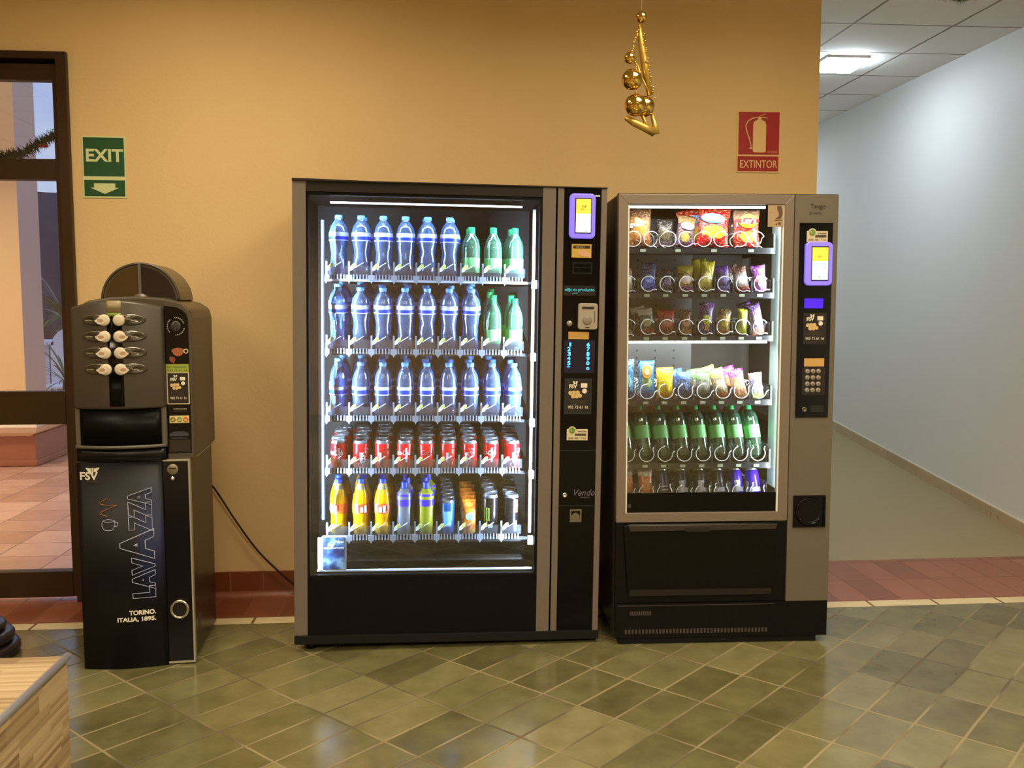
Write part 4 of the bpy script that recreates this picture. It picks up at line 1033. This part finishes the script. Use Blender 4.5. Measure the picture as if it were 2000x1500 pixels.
o = pack('purple_snack_bag', .08, .135, .035, PM('plum_bag', (92, 52, 70), (150, 110, 60), (110, 60, 110), (206, 180, 90), (.5, .3), (.25, .14)), 3); logo(o, [('o', .0, .088, .028, .015, -.026, -.012, mat('lilac_print', (196, 160, 190), .5))])
put(o, 0, .285, roll=.18, label='small purple snack bag with a lilac panel on the top coil shelf', grp=g1, w_=.112)
red = PM('red_crisps_bag', (206, 18, 24), (190, 14, 24), (214, 20, 40), (226, 190, 50), (.5, .38), (.36, .15), n=.12)
o = pack('red_crisps_bag', .135, .170, .05, red, 4); logo(o, [('o', -.012, .118, .050, .020, -.030, -.012, lbl), ('t', 'Ruffles', .032, -.056, .108, -.031, lw, .09, .2)])
put(o, 0, .405, roll=.10, lean=.05, label='red ridged crisps bag with a blue-white logo on the top coil shelf', grp=g1, w_=.118)
o2 = copy_tree(o, MS @ Matrix.Translation((.375, .175, SS[0]+.006)) @ Matrix.Rotation(-.25, 4, 'Y')); tag(o2, 'second red crisps bag standing behind the front red one, top coil shelf', 'snack', g1)
o = pack('red_crisps_bag', .115, .158, .05, PM('lays_bag', (204, 20, 26), (150, 110, 90), (196, 22, 30), (240, 190, 60), (.5, .28), (.3, .13), n=.12), 5)
logo(o, [('o', .0, .108, .040, .028, -.029, -.012, ly), ('o', .0, .108, .046, .013, -.0296, -.028, lr), ('t', "Lay's", .032, -.031, .099, -.030, lw, .062, .1)])
put(o, 0, .550, lean=.05, label='red crisps bag with a yellow oval logo, rightmost on the top coil shelf', grp=g1, w_=.118)
o = pack('brown_crisps_bag', .12, .165, .04, PM('brown_crisps', (90, 70, 50), (110, 96, 70), (96, 60, 40), (120, 96, 60)), 6)
put(o, 0, .545, w_=.175, roll=-.05, label='brownish crisps bag behind the yellow-logo red one on the top coil shelf', grp=g1)
# rows 2 to 4: (row, lane, width, height, depth, roll, base, top, bottom, blob, metal, text/colour words)
ROWS = [
 (1, 0, .04, .100, .03, .0, (190, 196, 190), (226, 190, 180), (200, 205, 200), (220, 224, 220), 'pale clear-wrapped treat with a pink top'),
 (1, 1, .062, .122, .022, .05, (26, 40, 136), (24, 36, 120), (30, 70, 190), (90, 130, 210), 'dark blue biscuit pack with pale lettering'),
 (1, 2, .056, .095, .022, .06, (26, 20, 34), (40, 24, 52), (40, 34, 50), (110, 100, 140), 'black chocolate pack with grey swirl'),
 (1, 3, .068, .110, .028, -.04, (150, 120, 40), (206, 186, 40), (120, 50, 120), (240, 210, 190), 'yellow and purple caramel treat pack'),
 (1, 4, .062, .130, .03, .08, (212, 190, 70), (234, 216, 40), (196, 176, 90), (240, 226, 140), 'tall bent yellow banana-coloured pack'),
 (1, 5, .058, .108, .026, -.1, (56, 36, 90), (96, 60, 160), (150, 130, 220), (90, 70, 140), 'dark violet bar pack'),
 (1, 6, .062, .106, .028, -.16, (196, 176, 176), (120, 70, 60), (196, 60, 60), (236, 228, 224), 'white and red wafer pack, leaning left'),
 (1, 7, .062, .112, .028, -.08, (110, 34, 120), (96, 22, 120), (120, 40, 140), (232, 130, 130), 'purple cookie pack with a pink circle'),
 (2, 0, .05, .090, .026, -.2, (80, 26, 30), (60, 20, 26), (190, 180, 178), (206, 196, 190), 'dark red pack with white print'),
 (2, 1, .064, .112, .026, -.12, (70, 66, 60), (206, 200, 196), (170, 40, 40), (190, 184, 160), 'grey and red chocolate bar pack'),
 (2, 2, .072, .105, .024, .0, (150, 40, 40), (186, 36, 34), (140, 50, 40), (206, 120, 110), 'red wafer pack with pink lettering'),
 (2, 3, .050, .105, .026, .0, (120, 74, 50), (110, 64, 46), (196, 150, 70), (206, 150, 120), 'bronze-brown chocolate bar pack'),
 (2, 4, .060, .135, .028, .10, (84, 20, 130), (96, 22, 150), (90, 30, 150), (206, 206, 50), 'tall purple pack with yellow slanted lettering'),
 (2, 5, .058, .108, .026, .06, (176, 140, 60), (90, 60, 20), (186, 120, 40), (230, 200, 80), 'gold and brown chocolate pack'),
 (2, 6, .044, .108, .026, .05, (214, 214, 40), (200, 200, 30), (214, 214, 60), (244, 244, 170), 'narrow bright yellow bar pack'),
 (2, 7, .058, .132, .028, -.22, (130, 90, 170), (70, 30, 110), (196, 110, 90), (200, 180, 206), 'purple silver bar pack with orange foot'),
 (3, 0, .070, .165, .03, .0, (16, 110, 160), (20, 70, 120), (30, 40, 110), (120, 190, 200), 'blue biscuit pack partly hidden by the door frame'),
 (3, 1, .074, .158, .032, -.03, (24, 120, 176), (22, 96, 150), (64, 80, 160), (170, 200, 130), 'tall blue cookie pack with an orange round picture'),
 (3, 2, .074, .130, .036, -.03, (240, 206, 20), (240, 200, 20), (226, 160, 20), (250, 220, 60), 'bright yellow snack bag'),
 (3, 3, .060, .112, .03, -.06, (50, 66, 110), (40, 96, 190), (44, 60, 80), (96, 120, 170), 'dark blue snack bag with lighter top'),
 (3, 4, .064, .112, .034, -.04, (110, 110, 96), (80, 160, 60), (96, 90, 86), (150, 150, 140), 'green-topped grey snack bag'),
 (3, 5, .062, .128, .036, -.22, (150, 130, 100), (196, 200, 70), (206, 120, 50), (226, 206, 170), 'yellow-green topped nut bag'),
 (3, 6, .066, .124, .036, -.18, (206, 140, 120), (176, 40, 180), (210, 150, 90), (240, 190, 130), 'magenta-topped snack bag with a round picture'),
 (3, 7, .058, .108, .032, -.12, (110, 110, 150), (226, 130, 130), (150, 170, 40), (220, 220, 220), 'pink-topped pack with blue and lime print'),
]
RN = ['', 'second coil shelf', 'third coil shelf', 'fourth coil shelf']
for r_, l_, w_, h, d, rl, b_, tp, bt, bl, desc in ROWS:
    m = PM('pack_%d_%d' % (r_, l_), b_, tp, bt, bl, bs=(.3, .16) if r_ != 3 or l_ != 2 else (.05, .05))
    bpy.data.materials[m.name].name = 'print_'+desc.replace(' ', '_')[:40]
    o = pack('snack_pack', w_, h, d, m, r_*10+l_, .06)
    if (r_, l_) == (3, 1): logo(o, [('o', 0, .112, .020, .026, -.020, -.010, mat('cookie_orange', (226, 160, 60), .5)), ('o', 0, .112, .010, .014, -.021, -.020, mat('cookie_cream', (230, 216, 170), .5))])
    if (r_, l_) == (1, 7): logo(o, [('o', 0.006, .036, .017, .019, -.018, -.009, mat('pink_round', (226, 130, 140), .5))])
    if (r_, l_) == (2, 4): logo(o, [('t', 'XXL', .034, -.008, .018, -.019, ly, .022, .3)]); 
    put(o, r_, SU[l_]+(.004 if l_ else 0), roll=rl, label='%s, %s from left, %s' % (desc, ORD[l_], RN[r_]), grp='snack packs on the '+RN[r_])
    if (r_, l_) in ((1, 4), (1, 6), (2, 1), (3, 3), (3, 4), (3, 5), (3, 6), (2, 7)):
        M2 = MS @ Matrix.Translation((SU[l_]-.006, .160, SS[r_]+.012)) @ Matrix.Rotation(rl-.12, 4, 'Y')
        o2 = copy_tree(o, M2); tag(o2, '%s, behind its front twin, %s' % (desc, RN[r_]), 'snack', 'snack packs on the '+RN[r_])
# row 5: leaning green bottles
def placeS(pr, M_, lab, cat, grp):
    if pr.get('used'): o = copy_tree(pr['o'], M_)
    else: o = pr['o']; o.matrix_world = M_; pr['used'] = True
    return tag(o, lab, cat, grp)
g5 = bottle('green_soda_bottle', .225, .034, [(.0, .03), (.5, .0), (.8, .03), (.95, .1), (.97, .36), (.97, .6), (1, .68), (.99, .74), (.84, .82), (.5, .88), (.4, .9), (.38, .92)], clear_mat('dim_green_bottle', (150, 200, 170), (120, 180, 146), .22, .7, .12, .1), capg,
    [(.36, .60, .975, .975, lbg, 'label')], .11)
pr = {'o': g5}
for l_, u in enumerate(SU):
    for j in range(3 if l_ < 6 else 2):
        if j == 2 and l_ % 2: continue
        M_ = MS @ Matrix.Translation((u+.006, .122+j*.072, SS[4]+.016+.004*j)) @ Matrix.Rotation(-.10, 4, 'Y') @ Matrix.Rotation(-.26+.05*j, 4, 'X')
        lab = 'green-capped bottle leaning back %s lane %s of the fifth snack shelf' % (['at front of', 'second in', 'third in'][j], ['one', 'two', 'three', 'four', 'five', 'six', 'seven', 'eight'][l_])
        placeS(pr, M_, lab, 'bottle', 'green bottles on the fifth snack shelf')
# row 6
ob6 = PM('orange_white_pack', (206, 90, 40), (190, 180, 170), (196, 190, 190), (226, 130, 60))
for l_ in (0, 1):
    o = pack('orange_snack_pack', .064, .14, .034, ob6, 60+l_); put(o, 5, SU[l_]+.004, roll=-.03, label=['orange and white snack pack half hidden by the frame, bottom snack shelf', 'orange and white snack pack, second on the bottom snack shelf'][l_], grp='packs on the bottom snack shelf')
cm1 = mat('dark_violet_can', (44, 30, 70), .3, .3); cm2 = mat('navy_can', (24, 22, 44), .3, .3); cm3 = mat('bright_violet_can', (60, 20, 190), .25, .2); wv = mat('can_white_violet', (206, 200, 226), .35)
for l_, m, rr_ in ((2, cm1, 0), (3, cm2, 1), (4, cm2, 1), (5, cm2, 2), (6, cm3, 1), (7, cm3, 2)):
    pr_ = [wrap_patch(-2.4, -.7, .012, .030, wv)] if rr_ else [wrap_patch(-2.2, -.9, .02, .024, wv), wrap_patch(-2.2, -.9, .034, .038, wv)]
    if rr_ == 1: pr_.append(wrap_patch(-2.0, -1.2, .03, .06, wv))
    o = can('small_dark_can', m, .115, .0285, pr_)
    o.matrix_world = MS @ Matrix.Translation((SU[l_]+.006, .120, SS[5]+.016)) @ Matrix.Rotation(-.08, 4, 'Y') @ Matrix.Rotation(-.35, 4, 'X')
    tag(o, '%s tilted can in lane %s of the bottom snack shelf' % ({0: 'dark violet', 1: 'white-collared', 2: 'white-footed'}[rr_], ['one', 'two', 'three', 'four', 'five', 'six', 'seven', 'eight'][l_]), 'can', 'tilted cans on the bottom snack shelf')

# ------------------------------------------------------------------ coffee machine
MC = place(-1.3607, -.8622, .059, 0, 0)
Cf = empty('coffee_vending_machine', 'tall narrow dark coffee vending machine with push buttons, beside the glass door', 'coffee machine', MC)
dkg = mat('dark_grey_shell', (66, 59, 51), .38); cab = mat('cabinet_black_print', (10, 8, 12), .3, spec=.35)
side = mat('coffee_side_brown', (40, 32, 18), .3, spec=.35)
def bulge(a, u0, u1, p=1.0): return lambda x: -a*max(0, sin(pi*min(1, max(0, (x-u0)/(u1-u0)))))**p
def curved(bm, u0, u1, v0, v1, w1, f, n=16, topf=None, mi=0):
    A = []; Bt = []
    for k in range(n+1):
        u = u0+(u1-u0)*k/n; A.append((bm.verts.new((u, f(u), v0)), bm.verts.new((u, f(u), topf(u) if topf else v1)), bm.verts.new((u, w1, topf(u) if topf else v1)), bm.verts.new((u, w1, v0))))
    for P_, Q_ in zip(A, A[1:]):
        for k in range(4): 
            fc = bm.faces.new((P_[k], P_[(k+1) % 4], Q_[(k+1) % 4], Q_[k])); fc.material_index = mi
            if k in (0,): fc.smooth = True
    bm.faces.new(A[0]); bm.faces.new(list(reversed(A[-1])))
B('cabinet_body', side, Cf, (.002, .407, .022, .47, .012, .80), bev=.003)
for u in (.04, .37):
    for y_ in (.05, .43): B('foot', black, Cf, (u-.015, u+.015, y_-.015, y_+.015, 0, .013))
fb = bulge(.028, -.03, .34)
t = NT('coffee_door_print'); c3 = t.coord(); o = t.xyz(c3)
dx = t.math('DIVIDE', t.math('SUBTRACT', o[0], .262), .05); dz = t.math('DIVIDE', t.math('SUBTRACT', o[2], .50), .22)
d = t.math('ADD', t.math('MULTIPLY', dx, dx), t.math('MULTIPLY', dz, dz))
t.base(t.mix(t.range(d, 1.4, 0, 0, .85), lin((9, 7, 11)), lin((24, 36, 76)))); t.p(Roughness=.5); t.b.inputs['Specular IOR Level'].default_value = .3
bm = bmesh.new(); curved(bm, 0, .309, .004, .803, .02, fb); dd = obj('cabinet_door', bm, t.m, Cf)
B('door_cap', mat('door_cap_grey', (70, 66, 62), .4), Cf, (.0, .309, -.006, .022, .801, .806)).data
bend(Cf.children[-1], lambda x: 0)
w1_ = mat('printed_pale_blue_line', (168, 172, 206), .5)
def onb(o): return bend(o, fb)
L_ = text('lettering', 'LAV', .098, .277, .276, -.0030, w1_, dd, outline=.0012, rot=-pi/2, offset=.006)
def fit_rot(o, z0, z1, x0, x1):
    vs = o.data.vertices; a = min(v.co.z for v in vs); b = max(v.co.z for v in vs); c = min(v.co.x for v in vs); d_ = max(v.co.x for v in vs)
    for v in vs: v.co.z = z0+(v.co.z-a)/(b-a)*(z1-z0); v.co.x = x0+(v.co.x-c)/(d_-c)*(x1-x0)
    return onb(o)
fit_rot(L_, .276, .437, .190, .275)
fit_rot(text('lettering', 'A', .12, .277, .45, -.0046, w1_, dd, outline=.0012, rot=-pi/2, offset=.006), .425, .545, .150, .275)
fit_rot(text('lettering', 'ZZA', .098, .277, .54, -.0030, w1_, dd, outline=.0012, rot=-pi/2, offset=.006), .534, .704, .184, .270)
onb(text('lettering', 'TORINO.', .024, .176, .212, -.0012, printw, dd, width=.096, offset=.0008)); onb(text('lettering', 'ITALIA, 1895.', .022, .131, .187, -.0012, printw, dd, width=.139, offset=.0008))
onb(text('lettering', 'FSV', .040, .010, .739, -.0012, printw, dd, width=.068, offset=.0012)); onb(text('lettering', 'VENDING', .010, .036, .727, -.0012, inkd, dd, width=.05))
bm = bmesh.new(); prism(bm, [(.034, .784), (.055, .782), (.056, .768), (.046, .766)], -.002, -.001); prism(bm, [(.088, .786), (.066, .782), (.065, .768), (.076, .768)], -.002, -.001); prism(bm, [(.058, .784), (.063, .784), (.063, .757), (.058, .757)], -.002, -.001); onb(obj('wing_logo', bm, printw, dd))
bm = bmesh.new()
tube(bm, smooth_pts([(.09, -.0016, .578), (.088, -.0016, .560), (.098, -.0016, .545), (.124, -.0016, .545), (.134, -.0016, .562), (.136, -.0016, .580)]), .0012, 5); tube(bm, smooth_pts([(.09, -.0016, .580), (.112, -.0016, .586), (.136, -.0016, .580), (.112, -.0016, .574), (.09, -.0016, .580)]), .0010, 5); tube(bm, smooth_pts([(.134, -.0016, .574), (.146, -.0016, .574), (.144, -.0016, .560), (.132, -.0016, .558)]), .0014, 5)
onb(obj('cup_drawing', bm, w1_, dd))
bm = bmesh.new()
for s_ in (0, .006): tube(bm, smooth_pts([(.110, -.0016, .598), (.080+s_, -.0016, .610), (.120, -.0016, .630), (.146-s_, -.0016, .640), (.100, -.0016, .642), (.084+s_*2, -.0016, .650), (.108, -.0016, .666)]), .0010, 5)
onb(obj('steam_drawing', bm, mat('printed_orange_line', (156, 96, 56), .5), dd))
sp = B('side_panel', cab, Cf, (.311, .409, -.002, .022, .006, .803)); stl = mat('silver_outline', (176, 168, 150), .4, .5)
bm = bmesh.new(); box(bm, .404, .410, -.006, .02, .006, .806); box(bm, .311, .404, -.006, .0, .006, .013); box(bm, .311, .404, -.006, .02, .800, .806); obj('panel_outline', bm, stl, sp)
bm = bmesh.new(); tube(bm, [(.357+.031*cos(a), -.008, .220+.033*sin(a)) for a in [2*pi*k/36 for k in range(36)]], .0055, 10, closed=True); obj('ring_pull', bm, mat('ring_metal', (186, 180, 160), .25, .9), sp)
bm = bmesh.new(); lathe(bm, [(.024, -.002), (.022, .004), (.0001, .005)], 24, (.357, -.004, .220), 'y'); obj('ring_recess', bm, stk_black, sp)
bm = bmesh.new(); lathe(bm, [(.021, -.001), (.021, -.004), (.018, -.006), (.0001, -.006)], 24, (.347, -.002, .768), 'y'); obj('coin_lock', bm, mat('lock_face', (130, 122, 100), .4, .6), sp)
B('lock_slot', stk_black, sp, (.334, .360, -.0088, -.0078, .770, .775))
bm = bmesh.new(); lathe(bm, [(.0095, -.001), (.009, -.006), (.0001, -.009)], 18, (.345, -.002, .733), 'y'); obj('lock', bm, chrome, sp, True)
B('side_label', inkd, Cf, (.4072, .4078, .10, .13, .09, .16))
# upper unit
bm = bmesh.new()
outl = [(.003, .808), (.003, 1.375), (.010, 1.392), (.05, 1.412), (.12, 1.424), (.22, 1.428), (.31, 1.422), (.38, 1.404), (.415, 1.380), (.424, 1.345), (.424, .808)]
prism(bm, outl, .05, .47); obj('upper_body', bm, mat('upper_shell', (70, 60, 44), .36), Cf, mod=.008)
B('side_seam', stl, Cf, (.4245, .426, .05, .47, .806, .809))
fu = bulge(.055, -.02, .345, .9)
tf = lambda u: 1.386+.026*sin(pi*min(1, max(0, u/.33)))
bm = bmesh.new(); curved(bm, 0, .329, 1.006, 1.386, .055, fu, 24, tf); up = obj('front_panel', bm, dkg, Cf, mod=.010)
bm = bmesh.new(); curved(bm, .142, .194, 1.018, 1.352, .01, lambda x: fu(x)-.0025, 6); bs_ = obj('centre_strip', bm, gloss, up)
bm = bmesh.new(); curved(bm, .142, .194, 1.352, 1.366, .01, lambda x: fu(x)-.003, 6); obj('green_band', bm, mat('green_band', (96, 120, 30), .5), up)
bm = bmesh.new(); curved(bm, .142, .194, 1.366, 1.405, .01, lambda x: fu(x)-.003, 6, lambda u: tf(u)-.001); obj('cream_band', bm, mat('band_khaki', (130, 116, 84), .4), up)
pod = mat('button_pod', (66, 58, 48), .22); cream_ = mat('button_cream', (200, 188, 166), .35); brown_ = mat('coffee_brown', (146, 98, 66), .5); shine = mat('pod_glint_metal', (190, 186, 178), .2, .9)
for r_ in range(4):
    v = 1.339-r_*.0607
    for sd in (0, 1):
        uc, dc = ((.098, .133) if sd == 0 else (.226, .186)); y_ = fu(uc)
        bm = bmesh.new(); n = 20; rings = []
        for j in range(6):
            e_ = j/5; rings.append([bm.verts.new((uc+.050*cos(a)*cos(e_*pi/2)**.6, fu(uc+.05*cos(a))*1.0-.010*sin(e_*pi/2), v+.020*sin(a)*cos(e_*pi/2)**.6)) for a in [2*pi*k/n for k in range(n)]])
        for A_, C_ in zip(rings, rings[1:]):
            for k in range(n): bm.faces.new((A_[k], A_[(k+1) % n], C_[(k+1) % n], C_[k]))
        bm.faces.new(rings[0])
        pd = obj('selection_button', bm, pod, Cf, True)
        bm = bmesh.new(); tube(bm, [(uc+.048*cos(a), fu(uc+.048*cos(a))-.006, v+.019*sin(a)) for a in [pi*(.12+.76*k/12) for k in range(13)]], [.0006+.0014*sin(pi*k/12) for k in range(13)], 6); obj('button_glint', bm, shine, pd)  # tapered metal arc imitates a highlight along the button's upper edge
        bm = bmesh.new(); lathe(bm, [(.0215, .004), (.0215, -.003), (.0195, -.0055), (.010, -.0065), (.0001, -.0068)], 24, (dc, fu(dc)-.006, v), 'y'); obj('button_face', bm, cream_, pd, True)
        if not (sd and r_ == 0):
            s2 = -1 if sd == 0 else 1
            cx_, yy = dc+s2*.011, fu(dc)-.0128
            el = lambda rx, rz, ox=0, oz=0: [(cx_+ox+rx*cos(2*pi*k/24), v-.003+oz+rz*sin(2*pi*k/24)) for k in range(24)]
            bm = bmesh.new(); prism(bm, el(.0155, .0125), yy-.0012, yy+.010); prism(bm, [(cx_+s2*.010, v+.002), (cx_+s2*.020, v+.001), (cx_+s2*.019, v-.006), (cx_+s2*.010, v-.008)], yy-.001, yy+.004); obj('cup_print', bm, mat('cup_cream_white', (206, 196, 178), .5), pd)
            bm = bmesh.new(); prism(bm, el(.0110, .0062, 0, .002), yy-.0018, yy-.0010); obj('coffee_print', bm, mat('milky_coffee_tan', (170, 136, 104), .5), pd)
        tx = text('lettering', ['espresso', 'cortado', 'con leche', 'manchado', 'descafeinado', 'cappuccino', 'chocolate', 'te'][r_+4*sd], .007, uc-.034 if sd == 0 else uc-.008, v-.002, -.0112, beige, pd, width=.026); bend(tx, fu)
# right control strip of the upper unit
bm = bmesh.new(); pts = [(.329, .826), (.417, .826), (.417, 1.340), (.410, 1.362), (.395, 1.376), (.375, 1.386), (.329, 1.392)]; prism(bm, pts, .016, .055); cp = obj('control_panel', bm, gloss, Cf)
bm = bmesh.new(); prism(bm, [(.417, .812), (.426, .812), (.426, 1.335), (.415, 1.372), (.39, 1.398), (.33, 1.412), (.33, 1.392), (.375, 1.386), (.395, 1.376), (.410, 1.362), (.417, 1.340)], .012, .06); box(bm, .329, .417, .012, .06, .808, .826); obj('panel_surround', bm, dkg, Cf)
bm = bmesh.new(); lathe(bm, [(.020, .0), (.020, -.006), (.017, -.008), (.0001, -.008)], 24, (.371, .016, 1.314), 'y'); box(bm, .368, .374, .004, .009, 1.297, 1.331); kn = obj('selector_knob', bm, mat('knob_dark', (44, 40, 44), .4), cp)
bm = bmesh.new()
for k in range(26):
    a = pi*1.22-2*pi*.86*k/25*1.0+0
    if k in (8, 9, 17, 18): continue
    x, z = .371+.031*cos(a), 1.314+.033*sin(a); box(bm, x-.0018, x+.0018, .0148, .016, z-.0022, z+.0022)
obj('dial_print', bm, mat('dial_print', (150, 146, 150), .5), cp)
bm = bmesh.new(); prism(bm, [(.376+.024*cos(a), 1.222+.010*sin(a)) for a in [2*pi*k/20 for k in range(20)]], .0145, .016); prism(bm, [(.354, 1.218), (.398, 1.218), (.390, 1.204), (.376, 1.200), (.362, 1.204)], .0148, .016); cpn = obj('cup_picture', bm, mat('cup_orange_brown', (150, 84, 50), .5), cp)
bm = bmesh.new(); tube(bm, [(.405+.007*cos(a), .0145, 1.219+.008*sin(a)) for a in [2*pi*k/14 for k in range(14)]], .002, 5, closed=True); obj('cup_handle_print', bm, printw, cp)
bm = bmesh.new(); prism(bm, [(.345, 1.200), (.362, 1.196), (.366, 1.188), (.360, 1.172), (.350, 1.178), (.343, 1.186)], .0148, .016); obj('bean_print', bm, mat('bean_red', (120, 52, 36), .5), cp)
lime = mat('lime_sticker', (142, 150, 50), .6)
B('lime_sticker', lime, cp, (.330, .414, .0140, .016, 1.139, 1.170)); text('lettering', 'FSV VENDING', .009, .334, 1.157, .0135, wgreen, cp, width=.07); text('lettering', '902 73 61 16', .010, .335, 1.144, .0135, wgreen, cp, width=.072)
fsv_sticker(cp, .335, .410, 1.020, 1.136, .0142, edge=beige)
text('lettering', 'ATENCION', .006, .352, .996, .0150, beige, cp, width=.05); B('small_print', inkd, cp, (.352, .402, .0150, .016, .989, .991))
ic = B('icon_label', mat('icon_cream', (206, 190, 120), .6), cp, (.337, .409, .0148, .016, .944, .972))
for x, c_ in ((.350, (110, 84, 60)), (.374, (120, 140, 90)), (.397, (210, 80, 50))):
    bm = bmesh.new(); tube(bm, [(x+.0075*cos(a), .0142, .958+.0075*sin(a)) for a in [2*pi*k/16 for k in range(16)]], .0022, 5, closed=True); obj('icon', bm, mat('icon_ink_%d' % c_[0], c_, .5), ic)
bm = bmesh.new(); prism(bm, [(.336, .903), (.352, .911), (.392, .911), (.407, .903), (.407, .894), (.336, .894)], .010, .016); box(bm, .343, .398, .011, .016, .884, .888); obj('card_slot', bm, mat('card_slot_blue_grey', (52, 52, 66), .35), cp)
B('lower_window', mat('dark_window', (26, 22, 20), .2), cp, (.334, .411, .0145, .016, .834, .880))
# cup niche
lip = mat('niche_grey', (84, 80, 70), .4)
bm = bmesh.new(); box(bm, .004, .329, .045, .052, .862, 1.02); obj('niche_back', bm, mat('niche_black', (12, 10, 10), .25), Cf)
B('niche_cheek', lip, Cf, (.002, .022, -.004, .05, .862, 1.008)); B('niche_cheek', lip, Cf, (.312, .329, -.004, .05, .862, 1.008))
bm = bmesh.new(); curved(bm, .0, .329, .857, .868, .05, bulge(.05, -.03, .36), 16); obj('niche_shelf', bm, lip, Cf)
bm = bmesh.new(); curved(bm, .004, .325, .808, .856, .05, bulge(.032, -.03, .36), 16); obj('lower_band', bm, cab, Cf)
bm = bmesh.new(); lathe(bm, [(.010, .99), (.010, 1.006), (.0001, 1.006)], 12, (.16, .015, 0)); lathe(bm, [(.004, .972), (.008, .99)], 10, (.16, .015, 0)); obj('cup_nozzle', bm, black, Cf)
bm = bmesh.new(); curved(bm, .020, .312, .868, 1.008, .0, bulge(.04, -.01, .34), 16); obj('niche_window', bm, clear_mat('smoked_window', (70, 66, 62), (12, 11, 10), .35, .6, .008, .4, boost=.25), Cf)
# bean hopper
hc, hr = .212, .148
bm = bmesh.new()
o_ = [(hc+hr*cos(pi*k/24), 1.412+hr*sin(pi*k/24)) for k in range(25)]
prism(bm, o_, .16, .42); hp = obj('bean_hopper', bm, mat('hopper_shell', (86, 74, 50), .32), Cf, mod=.006)
bm = bmesh.new(); i_ = .132
tube(bm, [(hc+(hr-.004)*cos(pi*k/24), .158, 1.412+(hr-.004)*sin(pi*k/24)) for k in range(25)], .005, 8); obj('hopper_rim', bm, dkg, hp)
bm = bmesh.new(); prism(bm, [(hc-.004, 1.414)]+[(hc+i_*cos(pi-pi/2*k/12), 1.412+i_*sin(pi-pi/2*k/12)) for k in range(12)]+[(hc-.004, 1.412+i_)], .154, .16); obj('hopper_window', bm, mat('smoky_window', (62, 48, 24), .08), hp)
bm = bmesh.new(); prism(bm, [(hc+.006, 1.414)]+[(hc+i_*cos(pi/2*k/12), 1.412+i_*sin(pi/2*k/12)) for k in range(12)]+[(hc+.006, 1.412+i_)], .154, .16); obj('hopper_window', bm, mat('violet_black_window', (28, 18, 22), .15), hp)
B('hopper_divider', lip, hp, (hc-.005, hc+.006, .148, .16, 1.412, 1.556)); bm = bmesh.new(); lathe(bm, [(.036, .0), (.034, -.008), (.0001, -.010)], 24, (hc+.002, .152, 1.405), 'y', arc=2*pi); obj('hopper_hub', bm, mat('hub_grey', (84, 74, 62), .4), hp)
